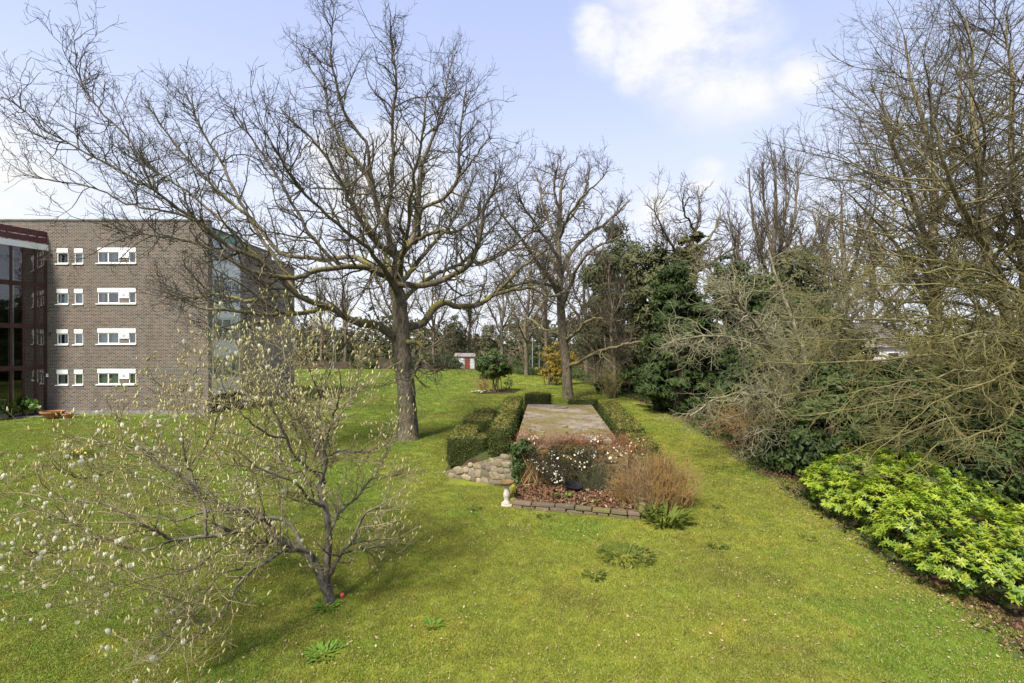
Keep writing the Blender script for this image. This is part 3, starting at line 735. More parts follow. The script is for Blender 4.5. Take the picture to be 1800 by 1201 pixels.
for k_ in range(4):
    hbox([(0.1, LEN, -4.0, -.12, lv[k_ + 1] - .12, lv[k_ + 1] + .02)], 'floor_slab', M_plaster)
    for j, (a, b) in enumerate(((1.35, 1.55), (3.4, 3.65))):
        if b < LEN: hbox([(a, b, -1.1, -.9, lv[k_ + 1] + .021, lv[k_] - .14)], 'inner_post', M_white)
    hbox([(1.75, 2.5, -2.0, -1.95, lv[k_ + 1] + 1.0, lv[k_] - .5)], 'inner_window', M_white)
    hbox([(1.85, 2.12, -1.94, -1.93, lv[k_ + 1] + 1.1, lv[k_] - .6), (2.18, 2.42, -1.94, -1.93, lv[k_ + 1] + 1.1, lv[k_] - .6)], 'inner_pane', M_dark)
    hbox([(.2, .5, -.5, -.45, lv[k_ + 1] + .021, lv[k_] - .2)], 'door', M_maroonrail)
hbox([(0.1, LEN, -4.2, -4.05, 0, bz(431))], 'back_wall', M_bricky)
hbox([(0, LEN, -4.2, -.1, bz(431), bz(429.5))], 'roof', M_coping)
hbox([(LEN, LEN + .2, -4.2, .06, 0, bz(431))], 'end_wall', M_bricky)

# pots by the hall
def lathe_thing(name, label, cat_, prof, x, y, mat, part):
    r = thing(name, label, cat_, (x, y, 0)); MB().lathe(prof, 0, 0, 18).build(part, mat, r, smooth=False); return r
x, y = G(90, 736)
pot = thing('terracotta_bowl', 'wide terracotta bowl on the paving beside the green potted shrub', 'planter', (x + .1, y, .0))
MB().lathe([(.3, .05), (.36, .08), (.62, .42), (.66, .42), (.66, .5), (.58, .5), (.55, .42)], 0, 0, 20).build('bowl', M_terracotta, pot)
MB().lathe([(.001, .40), (.57, .43)], 0, 0, 16).build('soil', M_mulch, pot)
pot = thing('clay_pot', 'small brown clay pot at the right of the terracotta bowl', 'planter', (x + 1.0, y + .1, .0))
MB().lathe([(.16, .0), (.28, .26), (.31, .26), (.31, .32), (.25, .32), (.23, .26)], 0, 0, 16).build('bowl', M_terracotta, pot)
bush('potted_shrub', 'bright green leafy shrub against the base of the glazed hall', (bx(66) + .15, 32.9, .05), [(0, 0, .75, 1.0, .55, .55), (-.5, -.1, .55, .6, .4, .4), (.5, 0, .6, .6, .4, .4)], 80, .22, 1500, .17, L_bright, 6, .02)
bush('potted_shrub', 'darker green shrub in a trough at the left edge of the paving', (-33.2, 31.2, .05), [(0, 0, .75, .5, .5, .6)], 50, .2, 900, .15, L_laurel, 5, .02)
pot = thing('stone_trough', 'grey stone trough under the darker green shrub at the left edge', 'planter', (-33.3, 31.2, .05))
MB().box(-.5, .5, -.3, .3, 0, .4).build('trough', M_paving, pot, bevel=.02)

# ------------------------------------------------------------------ shelter under the hedges
shelter = thing('concrete_shelter', 'half buried shelter with a flat mossy concrete roof between clipped hedges', 'shelter', S(1.7, 4.6, 0))
shp = np.array(S(1.7, 4.6, 0))
def sbox(lst, name, mat, parent, org, bevel=0):
    mb = MB()
    for u0, u1, v0, v1, z0, z1 in lst:
        mb.hexa([np.array(S(*q)) - org for q in ((u0, v0, z0), (u1, v0, z0), (u1, v1, z0), (u0, v1, z0), (u0, v0, z1), (u1, v0, z1), (u1, v1, z1), (u0, v1, z1))])
    return mb.build(name, mat, parent, bevel)
sbox([(0, 3.45, -.1, 9.3, 1.52, 1.70)], 'roof_slab', M_concrete, shelter, shp, .03)
sbox([(.12, 3.33, .02, 9.2, 0, 1.515)], 'wall', M_mortar, shelter, shp)
q = np.array(S(1.75, 7.9, 0)) - shp
MB().lathe([(.34, 1.70), (.36, 1.72), (.36, 1.76), (.30, 1.76), (.29, 1.72)], q[0], q[1], 22).build('manhole_ring', M_concrete, shelter)
q = np.array(S(1.75, 2.3, 0)) - shp
MB().lathe([(.12, 1.70), (.14, 1.74), (.10, 1.78)], q[0], q[1], 9).build('vent_cap', M_concrete, shelter)

n = 900; u = rng.random(n) * 3.4; v = np.clip(rng.exponential(3.0, n), 0, 9.2); side = rng.random(n) < .5; u[side] = np.where(rng.random(side.sum()) < .5, np.abs(rng.normal(size=side.sum())) * .25, 3.4 - np.abs(rng.normal(size=side.sum())) * .25)
pts_ = np.array([S(a, b, 1.705 + .015 * rng.random()) for a, b in zip(np.clip(u, .03, 3.42), v)])
link('roof_leaf_litter', leaf_cards('roof_leaf_litter', pts_, np.tile([0, 0, 1.0], (n, 1)), .06, .6, jitter=.4), L_litter, None, 'stuff')
# earth mound either side
def mound(name, u0, u1, v0, v1, f):
    nu, nv = 14, 22; V = []; Q = []
    for j in range(nv):
        for i in range(nu):
            u = u0 + (u1 - u0) * i / (nu - 1); v = v0 + (v1 - v0) * j / (nv - 1); V.append(S(u, v, f(u, v)))
    for j in range(nv - 1):
        for i in range(nu - 1):
            a = j * nu + i; Q.append((a, a + 1, a + nu + 1, a + nu))
    return link(name, np_mesh(name, V, Q, smooth=True), M_soil, kind='structure')
def wing_v(u): return 0.0 + (0 - u) * 0.52
mound('mound', -2.9, 0.05, -0.1, 10.6, lambda u, v: max(-.05, min(1.05, (u + 3.0) * .5) * np.clip((v - wing_v(u)) * 2.5, 0, 1) * np.clip((10.6 - v) / 1.5, 0, 1)) if v > wing_v(u) else -.05)
mound('mound', 3.4, 5.6, -0.6, 10.6, lambda u, v: max(-.05, min(.95, (5.5 - u) * .55) * np.clip((v + .6) * 2, 0, 1) * np.clip((10.6 - v) / 1.5, 0, 1)))

# rubble stones: six shapes shared by every stone
def stone_shape():
    n = 9; a = np.linspace(0, 2 * np.pi, n, endpoint=False) + rng.normal(size=n) * .12
    sq = 0.5 / np.maximum(np.abs(np.cos(a)), np.abs(np.sin(a))); rr = (0.72 * sq + 0.28 * 0.52) * (1 + .08 * rng.normal(size=n))
    V = []
    for s_, y_ in ((1.0, 0.0), (0.98, -.45), (0.80, -.9)):
        for i in range(n): V.append((rr[i] * s_ * math.cos(a[i]), y_ + .08 * rng.normal(), rr[i] * s_ * math.sin(a[i])))
    V.append((0, -1.05, 0)); Fc = []
    for j in range(2):
        for i in range(n): Fc.append((j * n + i, j * n + (i + 1) % n, (j + 1) * n + (i + 1) % n, (j + 1) * n + i))
    for i in range(n): Fc.append((2 * n + i, 2 * n + (i + 1) % n, 3 * n))
    me = bpy.data.meshes.new('stone'); me.from_pydata(V, [], Fc); me.update(); me.polygons.foreach_set('use_smooth', np.ones(len(Fc), bool)); return me
def stone_wall(name, label, p0, p1, h0, h1, mat, thick=.35, row=.24, zbase=0.0, core=M_mortar, coping=False):
    p0, p1 = np.array(p0), np.array(p1); L = np.linalg.norm(p1 - p0); d_ = (p1 - p0) / L; nrm_ = np.array([d_[1], -d_[0]])    # outwards
    root = thing(name, label, 'wall', (*p0, 0)); root.rotation_euler[2] = math.atan2(d_[1], d_[0])
    MB().hexa([(0, .03, zbase - .1), (L, .03, zbase - .1), (L, thick, zbase - .1), (0, thick, zbase - .1), (0, .03, h0), (L, .03, h1), (L, thick, h1), (0, thick, h0)]).build('core', core, root)
    shapes = []
    for _ in range(8):
        m_ = stone_shape(); m_.materials.append(mat); shapes.append(m_)
    z = zbase - .02
    while z < max(h0, h1) - .04:
        rh = row * random.uniform(.75, 1.3); s_ = random.uniform(-.15, 0.05)
        while s_ < L:
            wd = rh * random.uniform(.7, 1.75); top = h0 + (h1 - h0) * min(max((s_ + wd / 2) / L, 0), 1)
            if z + rh * .55 < top and s_ + wd * .3 > 0 and s_ + wd * .7 < L:
                hh = min(rh, top - z + .05)
                o = link('stone', random.choice(shapes), None, root)
                o.location = (s_ + wd / 2, .04 + random.uniform(-.01, .02), z + hh / 2 + random.uniform(-.045, .045)); o.scale = (wd * 1.0, random.uniform(.035, .07), hh * random.uniform(.8, 1.22))
                o.rotation_euler[1] = random.choice((0, math.pi)) + random.uniform(-.22, .22)
            s_ += wd
        z += rh
    return root
def W2(u, v): q = S(u, v, 0); return (q[0], q[1])
stone_wall('retaining_wall', 'dark stone front wall of the shelter behind climbing plants', W2(-.1, -.42), W2(3.75, -.42), 1.55, 1.5, M_stonedark, .4, .25)
stone_wall('wing_wall', 'pale rubble stone wall sloping down to the left below the hedges', (-2.5, 18.05), (0.0, 16.65), .2, 1.2, M_stone, .3, .20)
# bed in front: soil, kerb stones, end posts
K0, K1 = np.array([0.06, 14.72]), np.array([3.62, 13.72])
BL = [tuple(K0), tuple(K1), W2(3.7, -.42), W2(-.08, -.42)]
MB().poly([(x, y, .10) for x, y in BL]).build('planting_bed', M_mulch, kind='structure')
kerb = thing('stone_kerb', 'low mossy stone kerb along the front of the leaf filled bed', 'kerb', (*K0, 0))
kd = K1 - K0; kl = np.linalg.norm(kd); kd /= kl; kerb.rotation_euler[2] = math.atan2(kd[1], kd[0])
for row_ in range(2):
    s_ = -.05 if row_ else -.02
    while s_ < kl:
        wd = min(random.uniform(.38, .85) if row_ else random.uniform(.25, .6), kl - s_ + .04); b_ = random.uniform(-.025, .025); h_ = random.uniform(.095, .125)
        o = MB().hexa([(s_, -.11 + b_, row_ * .11), (s_ + wd - .02, -.10 + b_ + random.uniform(-.02, .02), row_ * .11), (s_ + wd - .02, .10, row_ * .11), (s_, .10, row_ * .11), (s_ + random.uniform(0, .02), -.10 + b_, row_ * .11 + h_), (s_ + wd - .03, -.09 + b_, row_ * .11 + h_ + random.uniform(-.02, .01)), (s_ + wd - .03, .10, row_ * .11 + h_), (s_ + .01, .10, row_ * .11 + h_ + random.uniform(-.015, .01))]).build('stone', M_kerb, kerb, .022); s_ += wd
kerb2 = thing('stone_kerb', 'short mossy kerb along the left side of the leaf filled bed', 'kerb', (*K0, 0))
e = np.array(W2(-.08, -.55)); dd = e - K0; ll = np.linalg.norm(dd); kerb2.rotation_euler[2] = math.atan2(dd[1], dd[0])
s_ = .14
while s_ < ll - .1:
    wd = random.uniform(.25, .38); MB().box(s_, s_ + wd - .02, -.02, .13, 0, .21).build('stone', M_mossyellow if random.random() < .6 else M_kerb, kerb2, .018); s_ += wd
po = thing('mossy_post', 'short stone post covered in yellow moss at the left end of the kerb', 'post', (K0[0] - .02, K0[1] + .75, 0))
MB().lathe([(.10, 0), (.09, .2), (.085, .42), (.04, .47)], 0, 0, 10).build('post', M_mossyellow, po)
po = thing('mossy_post', 'dark mossy stone post at the right end of the kerb by the brown shrub', 'post', (K1[0] + .12, K1[1] + .15, 0))
MB().lathe([(.13, 0), (.12, .25), (.10, .38), (.05, .42)], 0, 0, 9).build('post', M_kerb, po)
n = 3600; a = rng.random((n, 2)); bl = np.array(BL)
q = (bl[0] * (1 - a[:, :1]) + bl[1] * a[:, :1]) * (1 - a[:, 1:]) + (bl[3] * (1 - a[:, :1]) + bl[2] * a[:, :1]) * a[:, 1:]
C = np.column_stack([q, .115 + .08 * rng.random(n) + .12 * a[:, 1]])
link('bed_leaf_litter', leaf_cards('bed_leaf_litter', C, np.tile([0, 0, 1.0], (n, 1)), .09, .55, jitter=.8), L_litter, None, 'stuff')

# bird bath
x, y = G(890.5, 889)
bb = thing('bird_bath', 'pale stone bird bath on a baluster stem left of the kerb', 'bird bath', (x, y, 0))
MB().box(-.16, .16, -.16, .16, 0, .07).build('base', M_palestone, bb, .015)
MB().lathe([(.13, .07), (.14, .10), (.08, .15), (.07, .20), (.10, .30), (.105, .36), (.07, .48), (.06, .56), (.09, .61), (.09, .635)], 0, 0, 16).build('stem', M_palestone, bb, smooth=True)
MB().lathe([(.08, .636), (.16, .66), (.23, .72), (.23, .75), (.19, .75), (.14, .70)], 0, 0, 18).build('bowl', M_stonedark, bb)
# black garden trug on the bed
tr = thing('garden_trug', 'black plastic trug lying in the leaf bed against the stone wall', 'trug', (*W2(1.85, -.95), .16))
tr.rotation_euler = (R(20), R(8), R(10))
mb = MB(); n_ = 18
for (r0, z0), (r1, z1) in (((.18, 0), (.29, .27)), ((.29, .27), (.31, .27)), ((.31, .27), (.31, .29)), ((.31, .29), (.275, .29)), ((.275, .29), (.16, .02))):
    for i in range(n_):
        a0, a1 = 2 * math.pi * i / n_, 2 * math.pi * (i + 1) / n_
        mb.poly([(r0 * math.cos(a0), r0 * .75 * math.sin(a0), z0), (r0 * math.cos(a1), r0 * .75 * math.sin(a1), z0), (r1 * math.cos(a1), r1 * .75 * math.sin(a1), z1), (r1 * math.cos(a0), r1 * .75 * math.sin(a0), z1)])
mb.poly([(.16 * math.cos(2 * math.pi * i / n_), .12 * math.sin(2 * math.pi * i / n_), .02) for i in range(n_)]).build('tub', M_black, tr)
for sx in (-1, 1):
    r = resample([(sx * .30, -.08, .27, .016), (sx * .35, -.05, .36, .016), (sx * .35, .05, .36, .016), (sx * .30, .08, .27, .016)], 9); link('handle', tube_mesh('handle', [(r[None, :, :3], r[None, :, 3], 6)]), M_black, tr)

# ------------------------------------------------------------------ clipped hedges
def hedge(label, x0, x1, y0, y1, z0, z1, rnd=.18, name='clipped_hedge', rot=0.0, tilt=0.0, tip=(0, 0), density=380, group=None):
    cx, cy = (x0 + x1) / 2, (y0 + y1) / 2; hx, hy, hz = (x1 - x0) / 2, (y1 - y0) / 2, (z1 - z0)
    root = thing(name, label, 'hedge', (cx, cy, z0), group); root.rotation_euler[2] = rot
    # rounded body: sample a superellipsoid-like rounded box
    def surf(p):
        return p
    nx, ny, nz = max(4, int(hx * 2 / .12)), max(4, int(hy * 2 / .12)), max(4, int(hz / .12))
    faces = []
    def grid(fn, a, b):
        g = np.array([[fn(i / a, j / b) for j in range(b + 1)] for i in range(a + 1)]); faces.append(g)
    grid(lambda s, t: (-hx + 2 * hx * s, -hy + 2 * hy * t, hz), nx, ny)
    grid(lambda s, t: (-hx + 2 * hx * s, -hy, hz * t), nx, nz); grid(lambda s, t: (hx - 2 * hx * s, hy, hz * t), nx, nz)
    grid(lambda s, t: (hx, -hy + 2 * hy * s, hz * t), ny, nz); grid(lambda s, t: (-hx, hy - 2 * hy * s, hz * t), ny, nz)
    def roundit(p):
        inner = np.clip(p, [-(hx - rnd), -(hy - rnd), -1], [hx - rnd, hy - rnd, hz - rnd]); dlt = p - inner
        q = inner + nrm(dlt) * np.minimum(np.linalg.norm(dlt, axis=-1, keepdims=True), rnd)
        s = q * 2.1 + np.array([cx, cy, 0])
        lump = (np.sin(s[..., 0] * 2.3 + s[..., 1] * 1.1) * np.sin(s[..., 1] * 1.9 + s[..., 2] * 2.4 + 1) * .5 + np.sin(s[..., 0] * 5.1 + 2) * np.sin(s[..., 1] * 4.3 + s[..., 2] * 5) * .25)
        nn = nrm(dlt + 1e-6)
        q = q + nn * (lump * .06)[..., None]
        q[..., 2] += tilt * q[..., 1] / max(hy, .1) * (q[..., 2] > 0)
        return q, nn
    V, Q, o = [], [], 0; LC, LN = [], []
    for g in faces:
        a, b = g.shape[:2]; q, nn = roundit(g.reshape(-1, 3)); V.append(q * np.array([.96, .96, .985]))
        i, j = np.meshgrid(np.arange(a - 1), np.arange(b - 1), indexing='ij'); k = o + i * b + j
        Q.append(np.stack([k, k + b, k + b + 1, k + 1], -1).reshape(-1, 4)); o += a * b
        # leaves
        e1 = np.linalg.norm(g[-1, 0] - g[0, 0]); e2 = np.linalg.norm(g[0, -1] - g[0, 0]); n = int(e1 * e2 * density)
        s, t = rng.random(n)[:, None], rng.random(n)[:, None]
        p = g[0, 0] + (g[-1, 0] - g[0, 0]) * s + (g[0, -1] - g[0, 0]) * t
        q, nn = roundit(p); LC.append(q + nn * (.03 * rng.normal(size=n) ** 2 - .01)[:, None]); LN.append(nn)
    link('body', np_mesh('body', np.concatenate(V), np.concatenate(Q), smooth=True), M_hedgebody, root)
    LN = np.concatenate(LN); hr = np.clip(.20 * rng.random(len(LN)) + .20 * rng.random(len(LN)) + np.where(LN[:, 2] > .75, .50, 0.0) + .12 * rng.normal(size=len(LN)), 0, 1)  # tops get brown tips, plus lighter colour standing in for sunlight
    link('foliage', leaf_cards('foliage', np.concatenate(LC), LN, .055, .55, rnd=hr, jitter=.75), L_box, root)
    return root
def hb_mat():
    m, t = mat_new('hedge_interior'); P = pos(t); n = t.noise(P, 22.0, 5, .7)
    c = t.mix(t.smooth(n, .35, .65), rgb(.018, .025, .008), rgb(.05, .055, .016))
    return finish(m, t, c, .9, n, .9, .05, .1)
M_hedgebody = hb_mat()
ra = -math.atan2(0.072, 0.9974)
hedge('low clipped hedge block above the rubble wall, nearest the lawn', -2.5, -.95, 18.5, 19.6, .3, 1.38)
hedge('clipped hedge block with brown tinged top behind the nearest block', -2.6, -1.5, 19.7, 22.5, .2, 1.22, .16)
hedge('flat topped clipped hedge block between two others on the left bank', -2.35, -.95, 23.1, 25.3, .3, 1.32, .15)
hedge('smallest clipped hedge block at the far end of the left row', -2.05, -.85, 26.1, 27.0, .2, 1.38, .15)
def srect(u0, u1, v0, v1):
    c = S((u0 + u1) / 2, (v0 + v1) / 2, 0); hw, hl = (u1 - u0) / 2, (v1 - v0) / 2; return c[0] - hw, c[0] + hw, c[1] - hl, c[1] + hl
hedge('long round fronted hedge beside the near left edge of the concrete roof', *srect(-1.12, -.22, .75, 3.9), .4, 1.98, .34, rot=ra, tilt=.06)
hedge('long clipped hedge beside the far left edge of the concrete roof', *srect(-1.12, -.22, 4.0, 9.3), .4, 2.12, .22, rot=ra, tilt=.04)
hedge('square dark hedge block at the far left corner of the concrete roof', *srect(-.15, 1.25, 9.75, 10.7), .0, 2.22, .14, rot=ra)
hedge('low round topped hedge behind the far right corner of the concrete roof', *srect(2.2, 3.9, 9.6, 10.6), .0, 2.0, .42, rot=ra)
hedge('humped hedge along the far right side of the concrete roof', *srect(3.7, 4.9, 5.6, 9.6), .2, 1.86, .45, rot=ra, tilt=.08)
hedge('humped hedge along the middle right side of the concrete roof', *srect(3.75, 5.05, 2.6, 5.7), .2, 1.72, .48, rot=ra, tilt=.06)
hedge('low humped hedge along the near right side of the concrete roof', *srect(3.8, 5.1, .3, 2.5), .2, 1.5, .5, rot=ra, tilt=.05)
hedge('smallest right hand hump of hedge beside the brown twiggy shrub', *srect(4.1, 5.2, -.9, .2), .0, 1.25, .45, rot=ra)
for lab, (x, y, z, r_) in (('small clipped box ball between hedge blocks, nearer of two', (-1.06, 19.75, .75, .42)), ('small clipped box ball between hedge blocks, farther of two', (-1.15, 20.75, .8, .36))):
    root = thing('box_ball', lab, 'topiary', (x, y, z), 'round box balls among the hedges')
    n = 900; dd = nrm(rng.normal(size=(n, 3))); dd[:, 2] = np.abs(dd[:, 2]) - .25
    link('foliage', leaf_cards('foliage', dd * r_, dd, .06, .55, rnd=np.clip(.4 * rng.random(n) + .25 * (dd[:, 2] > .5), 0, 1), jitter=.7), L_box, root)  # upper leaves lightened in colour like the sunlit hedge tops
    MB().lathe([(r_ * .9 * math.cos(t), r_ * .9 * math.sin(t)) for t in np.linspace(-.6, 1.5, 8)], 0, 0, 14).build('body', M_hedgebody, root, smooth=True)

# ------------------------------------------------------------------ plants on and by the shelter wall
def stems_mesh(base_pts, tips, r0, k, droop=0.0, wob=.05):
    n = len(base_pts); t = np.linspace(0, 1, k)[None, :, None]
    P = base_pts[:, None] * (1 - t) + tips[:, None] * t
    P[..., 2] += (np.sin(t[..., 0] * np.pi) * droop)
    wv = rng.normal(size=(n, k, 3)) * wob; wv[:, 0] = 0; P += np.cumsum(wv, 1) * .6
    Rr = r0 * (1 - .7 * t[..., 0]) * np.ones((n, 1))
    return P, Rr
# brown twiggy shrub at the right end
tw = thing('twiggy_shrub', 'dense bare brown twiggy shrub at the right end of the leaf bed', 'shrub', (4.35, 14.75, 0))
n = 300; a = rng.random(n) * 6.283; rr_ = np.sqrt(rng.random(n))
b_ = np.column_stack([1.0 * rr_ * np.cos(a) + .1 * rng.normal(size=n), .6 * rr_ * np.sin(a), np.zeros(n)])
t_ = np.column_stack([1.45 * rr_ * np.cos(a), .95 * rr_ * np.sin(a), 1.75 * np.sqrt(np.clip(1.08 - rr_ ** 2 * .8, .1, 1)) * rng.uniform(.55, 1.08, n)])
P, Rr = stems_mesh(b_, t_, .010, 7, .12, .085)
P2, R2 = spawn(P, Rr, 5.5, .15, 1.0, .8, .3, .5, .35, 4, .3, .05, .7, .006, .4, .0028)
P3, R3 = spawn(P2, R2, 3.0, .2, 1.0, .6, .25, .25, .3, 3, .2, .06, .8, .004, .5, .0024)
link('stem', tube_mesh('stem', [(P, Rr, 4)]), M_shrubtwig, tw); link('twigs', tube_mesh('twigs', [(P2, R2, 3), (P3, R3, 3)]), M_shrubtwig, tw, 'stuff')
# russet shrub along the wall top
rs = thing('russet_shrub', 'russet brown twiggy climber spreading along the top of the stone wall', 'shrub', S(1.9, -.35, 1.35)); o_ = np.array(S(1.9, -.35, 1.35))
n = 360; u = rng.uniform(.15, 3.9, n); b_ = np.array([S(q, -.45 + .2 * rng.random(), 1.2 + .25 * rng.random()) for q in u]) - o_
t_ = b_ + np.column_stack([rng.normal(size=n) * .35, rng.normal(size=n) * .28 + .25, .28 + .26 * rng.random(n)])
P, Rr = stems_mesh(b_, t_, .008, 6, .05, .04); P2, R2 = spawn(P, Rr, 5.5, .2, 1.0, .7, .3, .28, .3, 4, .2, .0, .7, .005, .5, .0024)
link('stem', tube_mesh('stem', [(P, Rr, 4), (P2, R2, 3)]), M_redtwig, rs)
n = 1500; k_ = rng.integers(0, len(P2), n); C = P2[k_, rng.integers(1, 4, n)]
link('leaves', leaf_cards('leaves', C, nrm(rng.normal(size=(n, 3))), .045, .6), leaf_mat('russet_leaf', (.14, .055, .022), (.30, .13, .05), .6, .2), rs, 'stuff')
# white flowering climber hanging on the wall face
cl_ = thing('flowering_climber', 'dark climber with loose sprays of white blossom on the stone wall', 'climber', S(1.9, -.5, 0)); o_ = np.array(S(1.9, -.5, 0))
n = 120; u = rng.uniform(.3, 4.3, n); b_ = np.array([S(q * .4 + 1.3, -.62, .15) for q in u]) - o_; t_ = np.array([S(q, -.68 - .25 * rng.random(), rng.uniform(.7, 1.62)) for q in u]) - o_
P, Rr = stems_mesh(b_, t_, .012, 9, .1, .05); P2, R2 = spawn(P, Rr, 4.5, .3, 1.0, .8, .3, .45, .3, 4, .2, -.03, .6, .006, .5, .0025)
link('stem', tube_mesh('stem', [(P, Rr, 4), (P2, R2, 3)]), M_oakbark2, cl_)
C, N, rn = clumps([(-.1, 0, 1.35, 1.85, .24, .30), (.1, -.05, .85, 1.5, .18, .55)], 150, .22, 4600, .8, .8)
link('foliage', leaf_cards('foliage', C, N, .06, .5, rnd=rn), leaf_mat('dull_climber_leaf', (.024, .03, .010), (.085, .078, .026), .6, .15, .2), cl_)
sp = [(.55, 1.15), (.8, 1.0), (1.05, 1.05), (1.35, .95), (1.45, .72), (1.25, .55), (1.5, .55), (1.0, .85), (1.3, 1.32), (1.7, 1.25), (2.3, 1.1), (2.1, 1.4), (2.6, 1.35), (2.95, 1.45), (3.3, 1.5), (3.6, 1.45), (3.9, 1.4), (4.0, 1.65), (3.2, 1.25), (.6, 1.75), (.75, 1.62), (2.7, 1.8), (2.55, 1.7), (2.2, 1.02), (3.55, 1.62)]
CC, NN = [], []
for u, z in sp:
    m_ = random.randint(6, 17); c = np.array(S(u, -.78 if z < 1.55 else -.25, z)) - o_ + np.array([0, -.12, 0])
    CC.append(c + rng.normal(size=(m_, 3)) * np.array([.11, .06, .075])); NN.append(nrm(rng.normal(size=(m_, 3)) + np.array([0, -1, .6])))
link('blossom', leaf_cards('blossom', np.concatenate(CC), np.concatenate(NN), .055, .75), L_white, cl_)
# dark ivy column at the left end of the wall
iv = thing('ivy', 'dark green ivy climbing the left end of the stone wall', 'ivy', S(.0, -.5, 0)); o_ = np.array(S(.0, -.5, 0))
C, N, rn = clumps([(.05, -.05, .85, .2, .16, .8), (.3, 0, 1.45, .5, .28, .28), (.15, .0, 1.6, .35, .25, .2)], 70, .17, 2100, .8, .7, .05)
link('foliage', leaf_cards('foliage', C, N, .075, .75, rnd=rn), L_ivy, iv)
P, Rr = stems_mesh(np.column_stack([rng.uniform(-.05, .9, 16), np.full(16, -.12), np.full(16, .12)]), np.column_stack([rng.uniform(-.1, 1.0, 16), np.full(16, -.14), rng.uniform(1.0, 1.5, 16)]), .018, 9, 0, .04)
link('stem', tube_mesh('stem', [(P, Rr, 5)]), M_shrubtwig, iv)
# hanging green stems (broom) right of the trug
br = thing('green_stem_shrub', 'upright tuft of thin grey green stems against the middle of the wall', 'shrub', S(2.75, -.8, .1)); n = 330
b_ = np.column_stack([rng.normal(size=n) * .28, rng.normal(size=n) * .1, np.zeros(n)]); t_ = b_ + np.column_stack([rng.normal(size=n) * .28, rng.normal(size=n) * .14 - .05, rng.uniform(.4, 1.0, n)])
P, Rr = stems_mesh(b_, t_, .007, 6, .03, .02); link('stem', tube_mesh('stem', [(P, Rr, 3)]), plain_mat('green_stem', (.11, .115, .055), .7, .3, 9), br, 'stuff')
# small plants of the bed and lawn
def rosette_leaf(L, wd, seg=3, arch=.5):
    V, Q = [], []
    for i in range(seg + 1):
        t = i / seg; ww = wd * math.sin(math.pi * min(.96, .12 + .86 * t)); x_ = L * t; z_ = L * arch * math.sin(t * 1.9) * .6
        V += [(x_, -ww / 2, z_), (x_, 0, z_ - ww * .12), (x_, ww / 2, z_)]
    for i in range(seg):
        b = i * 3; Q += [(b, b + 3, b + 4, b + 1), (b + 1, b + 4, b + 5, b + 2)]
    return np.array(V), np.array(Q)
def leafy_clump(name, label, x, y, z, n, spread, L, wd, mat, cat_='plant', arch=1.0, group=None, part='leaves'):
    root = thing(name, label, cat_, (x, y, z), group); V, Q, o = [], [], 0; rn = []
    for i in range(n):
        v, q = rosette_leaf(L * random.uniform(.6, 1.15), wd * random.uniform(.8, 1.2), 3, arch * random.uniform(.4, 1.4)); a = random.uniform(0, 6.283); r = spread * math.sqrt(random.random())
        ca, sa = math.cos(a), math.sin(a); v = np.column_stack([v[:, 0] * ca - v[:, 1] * sa, v[:, 0] * sa + v[:, 1] * ca, v[:, 2]]) + np.array([r * math.cos(a), r * math.sin(a), .02 * random.random()])
        V.append(v); Q.append(q + o); o += len(v); rn += [random.random()] * len(v)
    link(part, np_mesh(part, np.concatenate(V), np.concatenate(Q), smooth=True, attrs={'rnd': rn}), mat, root, 'stuff'); return root
leafy_clump('leafy_plant', 'dark green strap leaved plant on the grass below the brown shrub', 4.25, 13.45, 0, 110, .5, .42, .07, L_weed, arch=1.1)
leafy_clump('leafy_plant', 'dark green leafy plant behind the right end of the kerb', 4.05, 14.0, .1, 45, .25, .3, .07, L_weed)
leafy_clump('leafy_plant', 'bright green leafy plant in the bed below the black trug', *W2(1.55, -1.55), .12, 26, .12, .25, .1, L_bright)
leafy_clump('leafy_plant', 'small bright green seedling near the middle of the kerb', *W2(2.45, -2.0), .12, 14, .08, .18, .07, L_bright)
leafy_clump('leafy_plant', 'pale green seedling in the bed by the right end of the kerb', *W2(3.25, -2.25), .12, 12, .06, .15, .06, L_weed)
for lab, px, py, nn_, sp_, kind in (('broad dark weed patch in the grass in front of the kerb', 1100, 978, 420, .62, 1), ('small dark weed patch right of the broad one', 1262, 962, 70, .2, 1),
        ('small dark weed patch left of the bird bath', 834, 896, 50, .18, 1), ('small dark weed patch below the kerb', 955, 910, 40, .15, 1), ('small dark weed tuft below the broad patch', 1045, 1014, 60, .2, 1),
        ('green leafy weed in the shade right of the magnolia', 570, 1150, 90, .22, 0), ('green weed at the foot of the magnolia trunk', 575, 1068, 90, .2, 0), ('green weed tuft near the bottom of the lawn', 760, 1100, 40, .12, 0),
        ('flat weed tuft on the grass right of the brown shrub', 1262, 893, 40, .14, 1), ('lone weed tuft by the border with the golden shrub', 1420, 948, 40, .16, 1)):
    x, y = G(px, py); leafy_clump('weed_patch', lab, x, y, 0, nn_, sp_, .12, .035, L_weed if kind else L_bright, 'weeds', .7, 'weeds in the lawn')
x, y = G(140, 806)
dfr = leafy_clump('daffodil_clump', 'clump of yellow daffodils in the grass beyond the magnolia', x, y, 0, 120, .45, .38, .03, L_weed, 'flowers', 1.8)
C = np.column_stack([rng.normal(size=36) * .3, rng.normal(size=36) * .25, .3 + .12 * rng.random(36)]); link('flower', leaf_cards('flower', C, np.tile([0, -.6, .5], (36, 1)), .09, .9), L_daff, dfr)
x, y = G(601, 1051)
cup = thing('red_ball', 'small red ball on the grass by the magnolia trunk', 'ball', (x, y, 0)); MB().lathe([(.05 * math.cos(t), .05 + .05 * math.sin(t)) for t in np.linspace(-1.5, 1.5, 9)], 0, 0, 12).build('shell', M_red, cup, smooth=True)

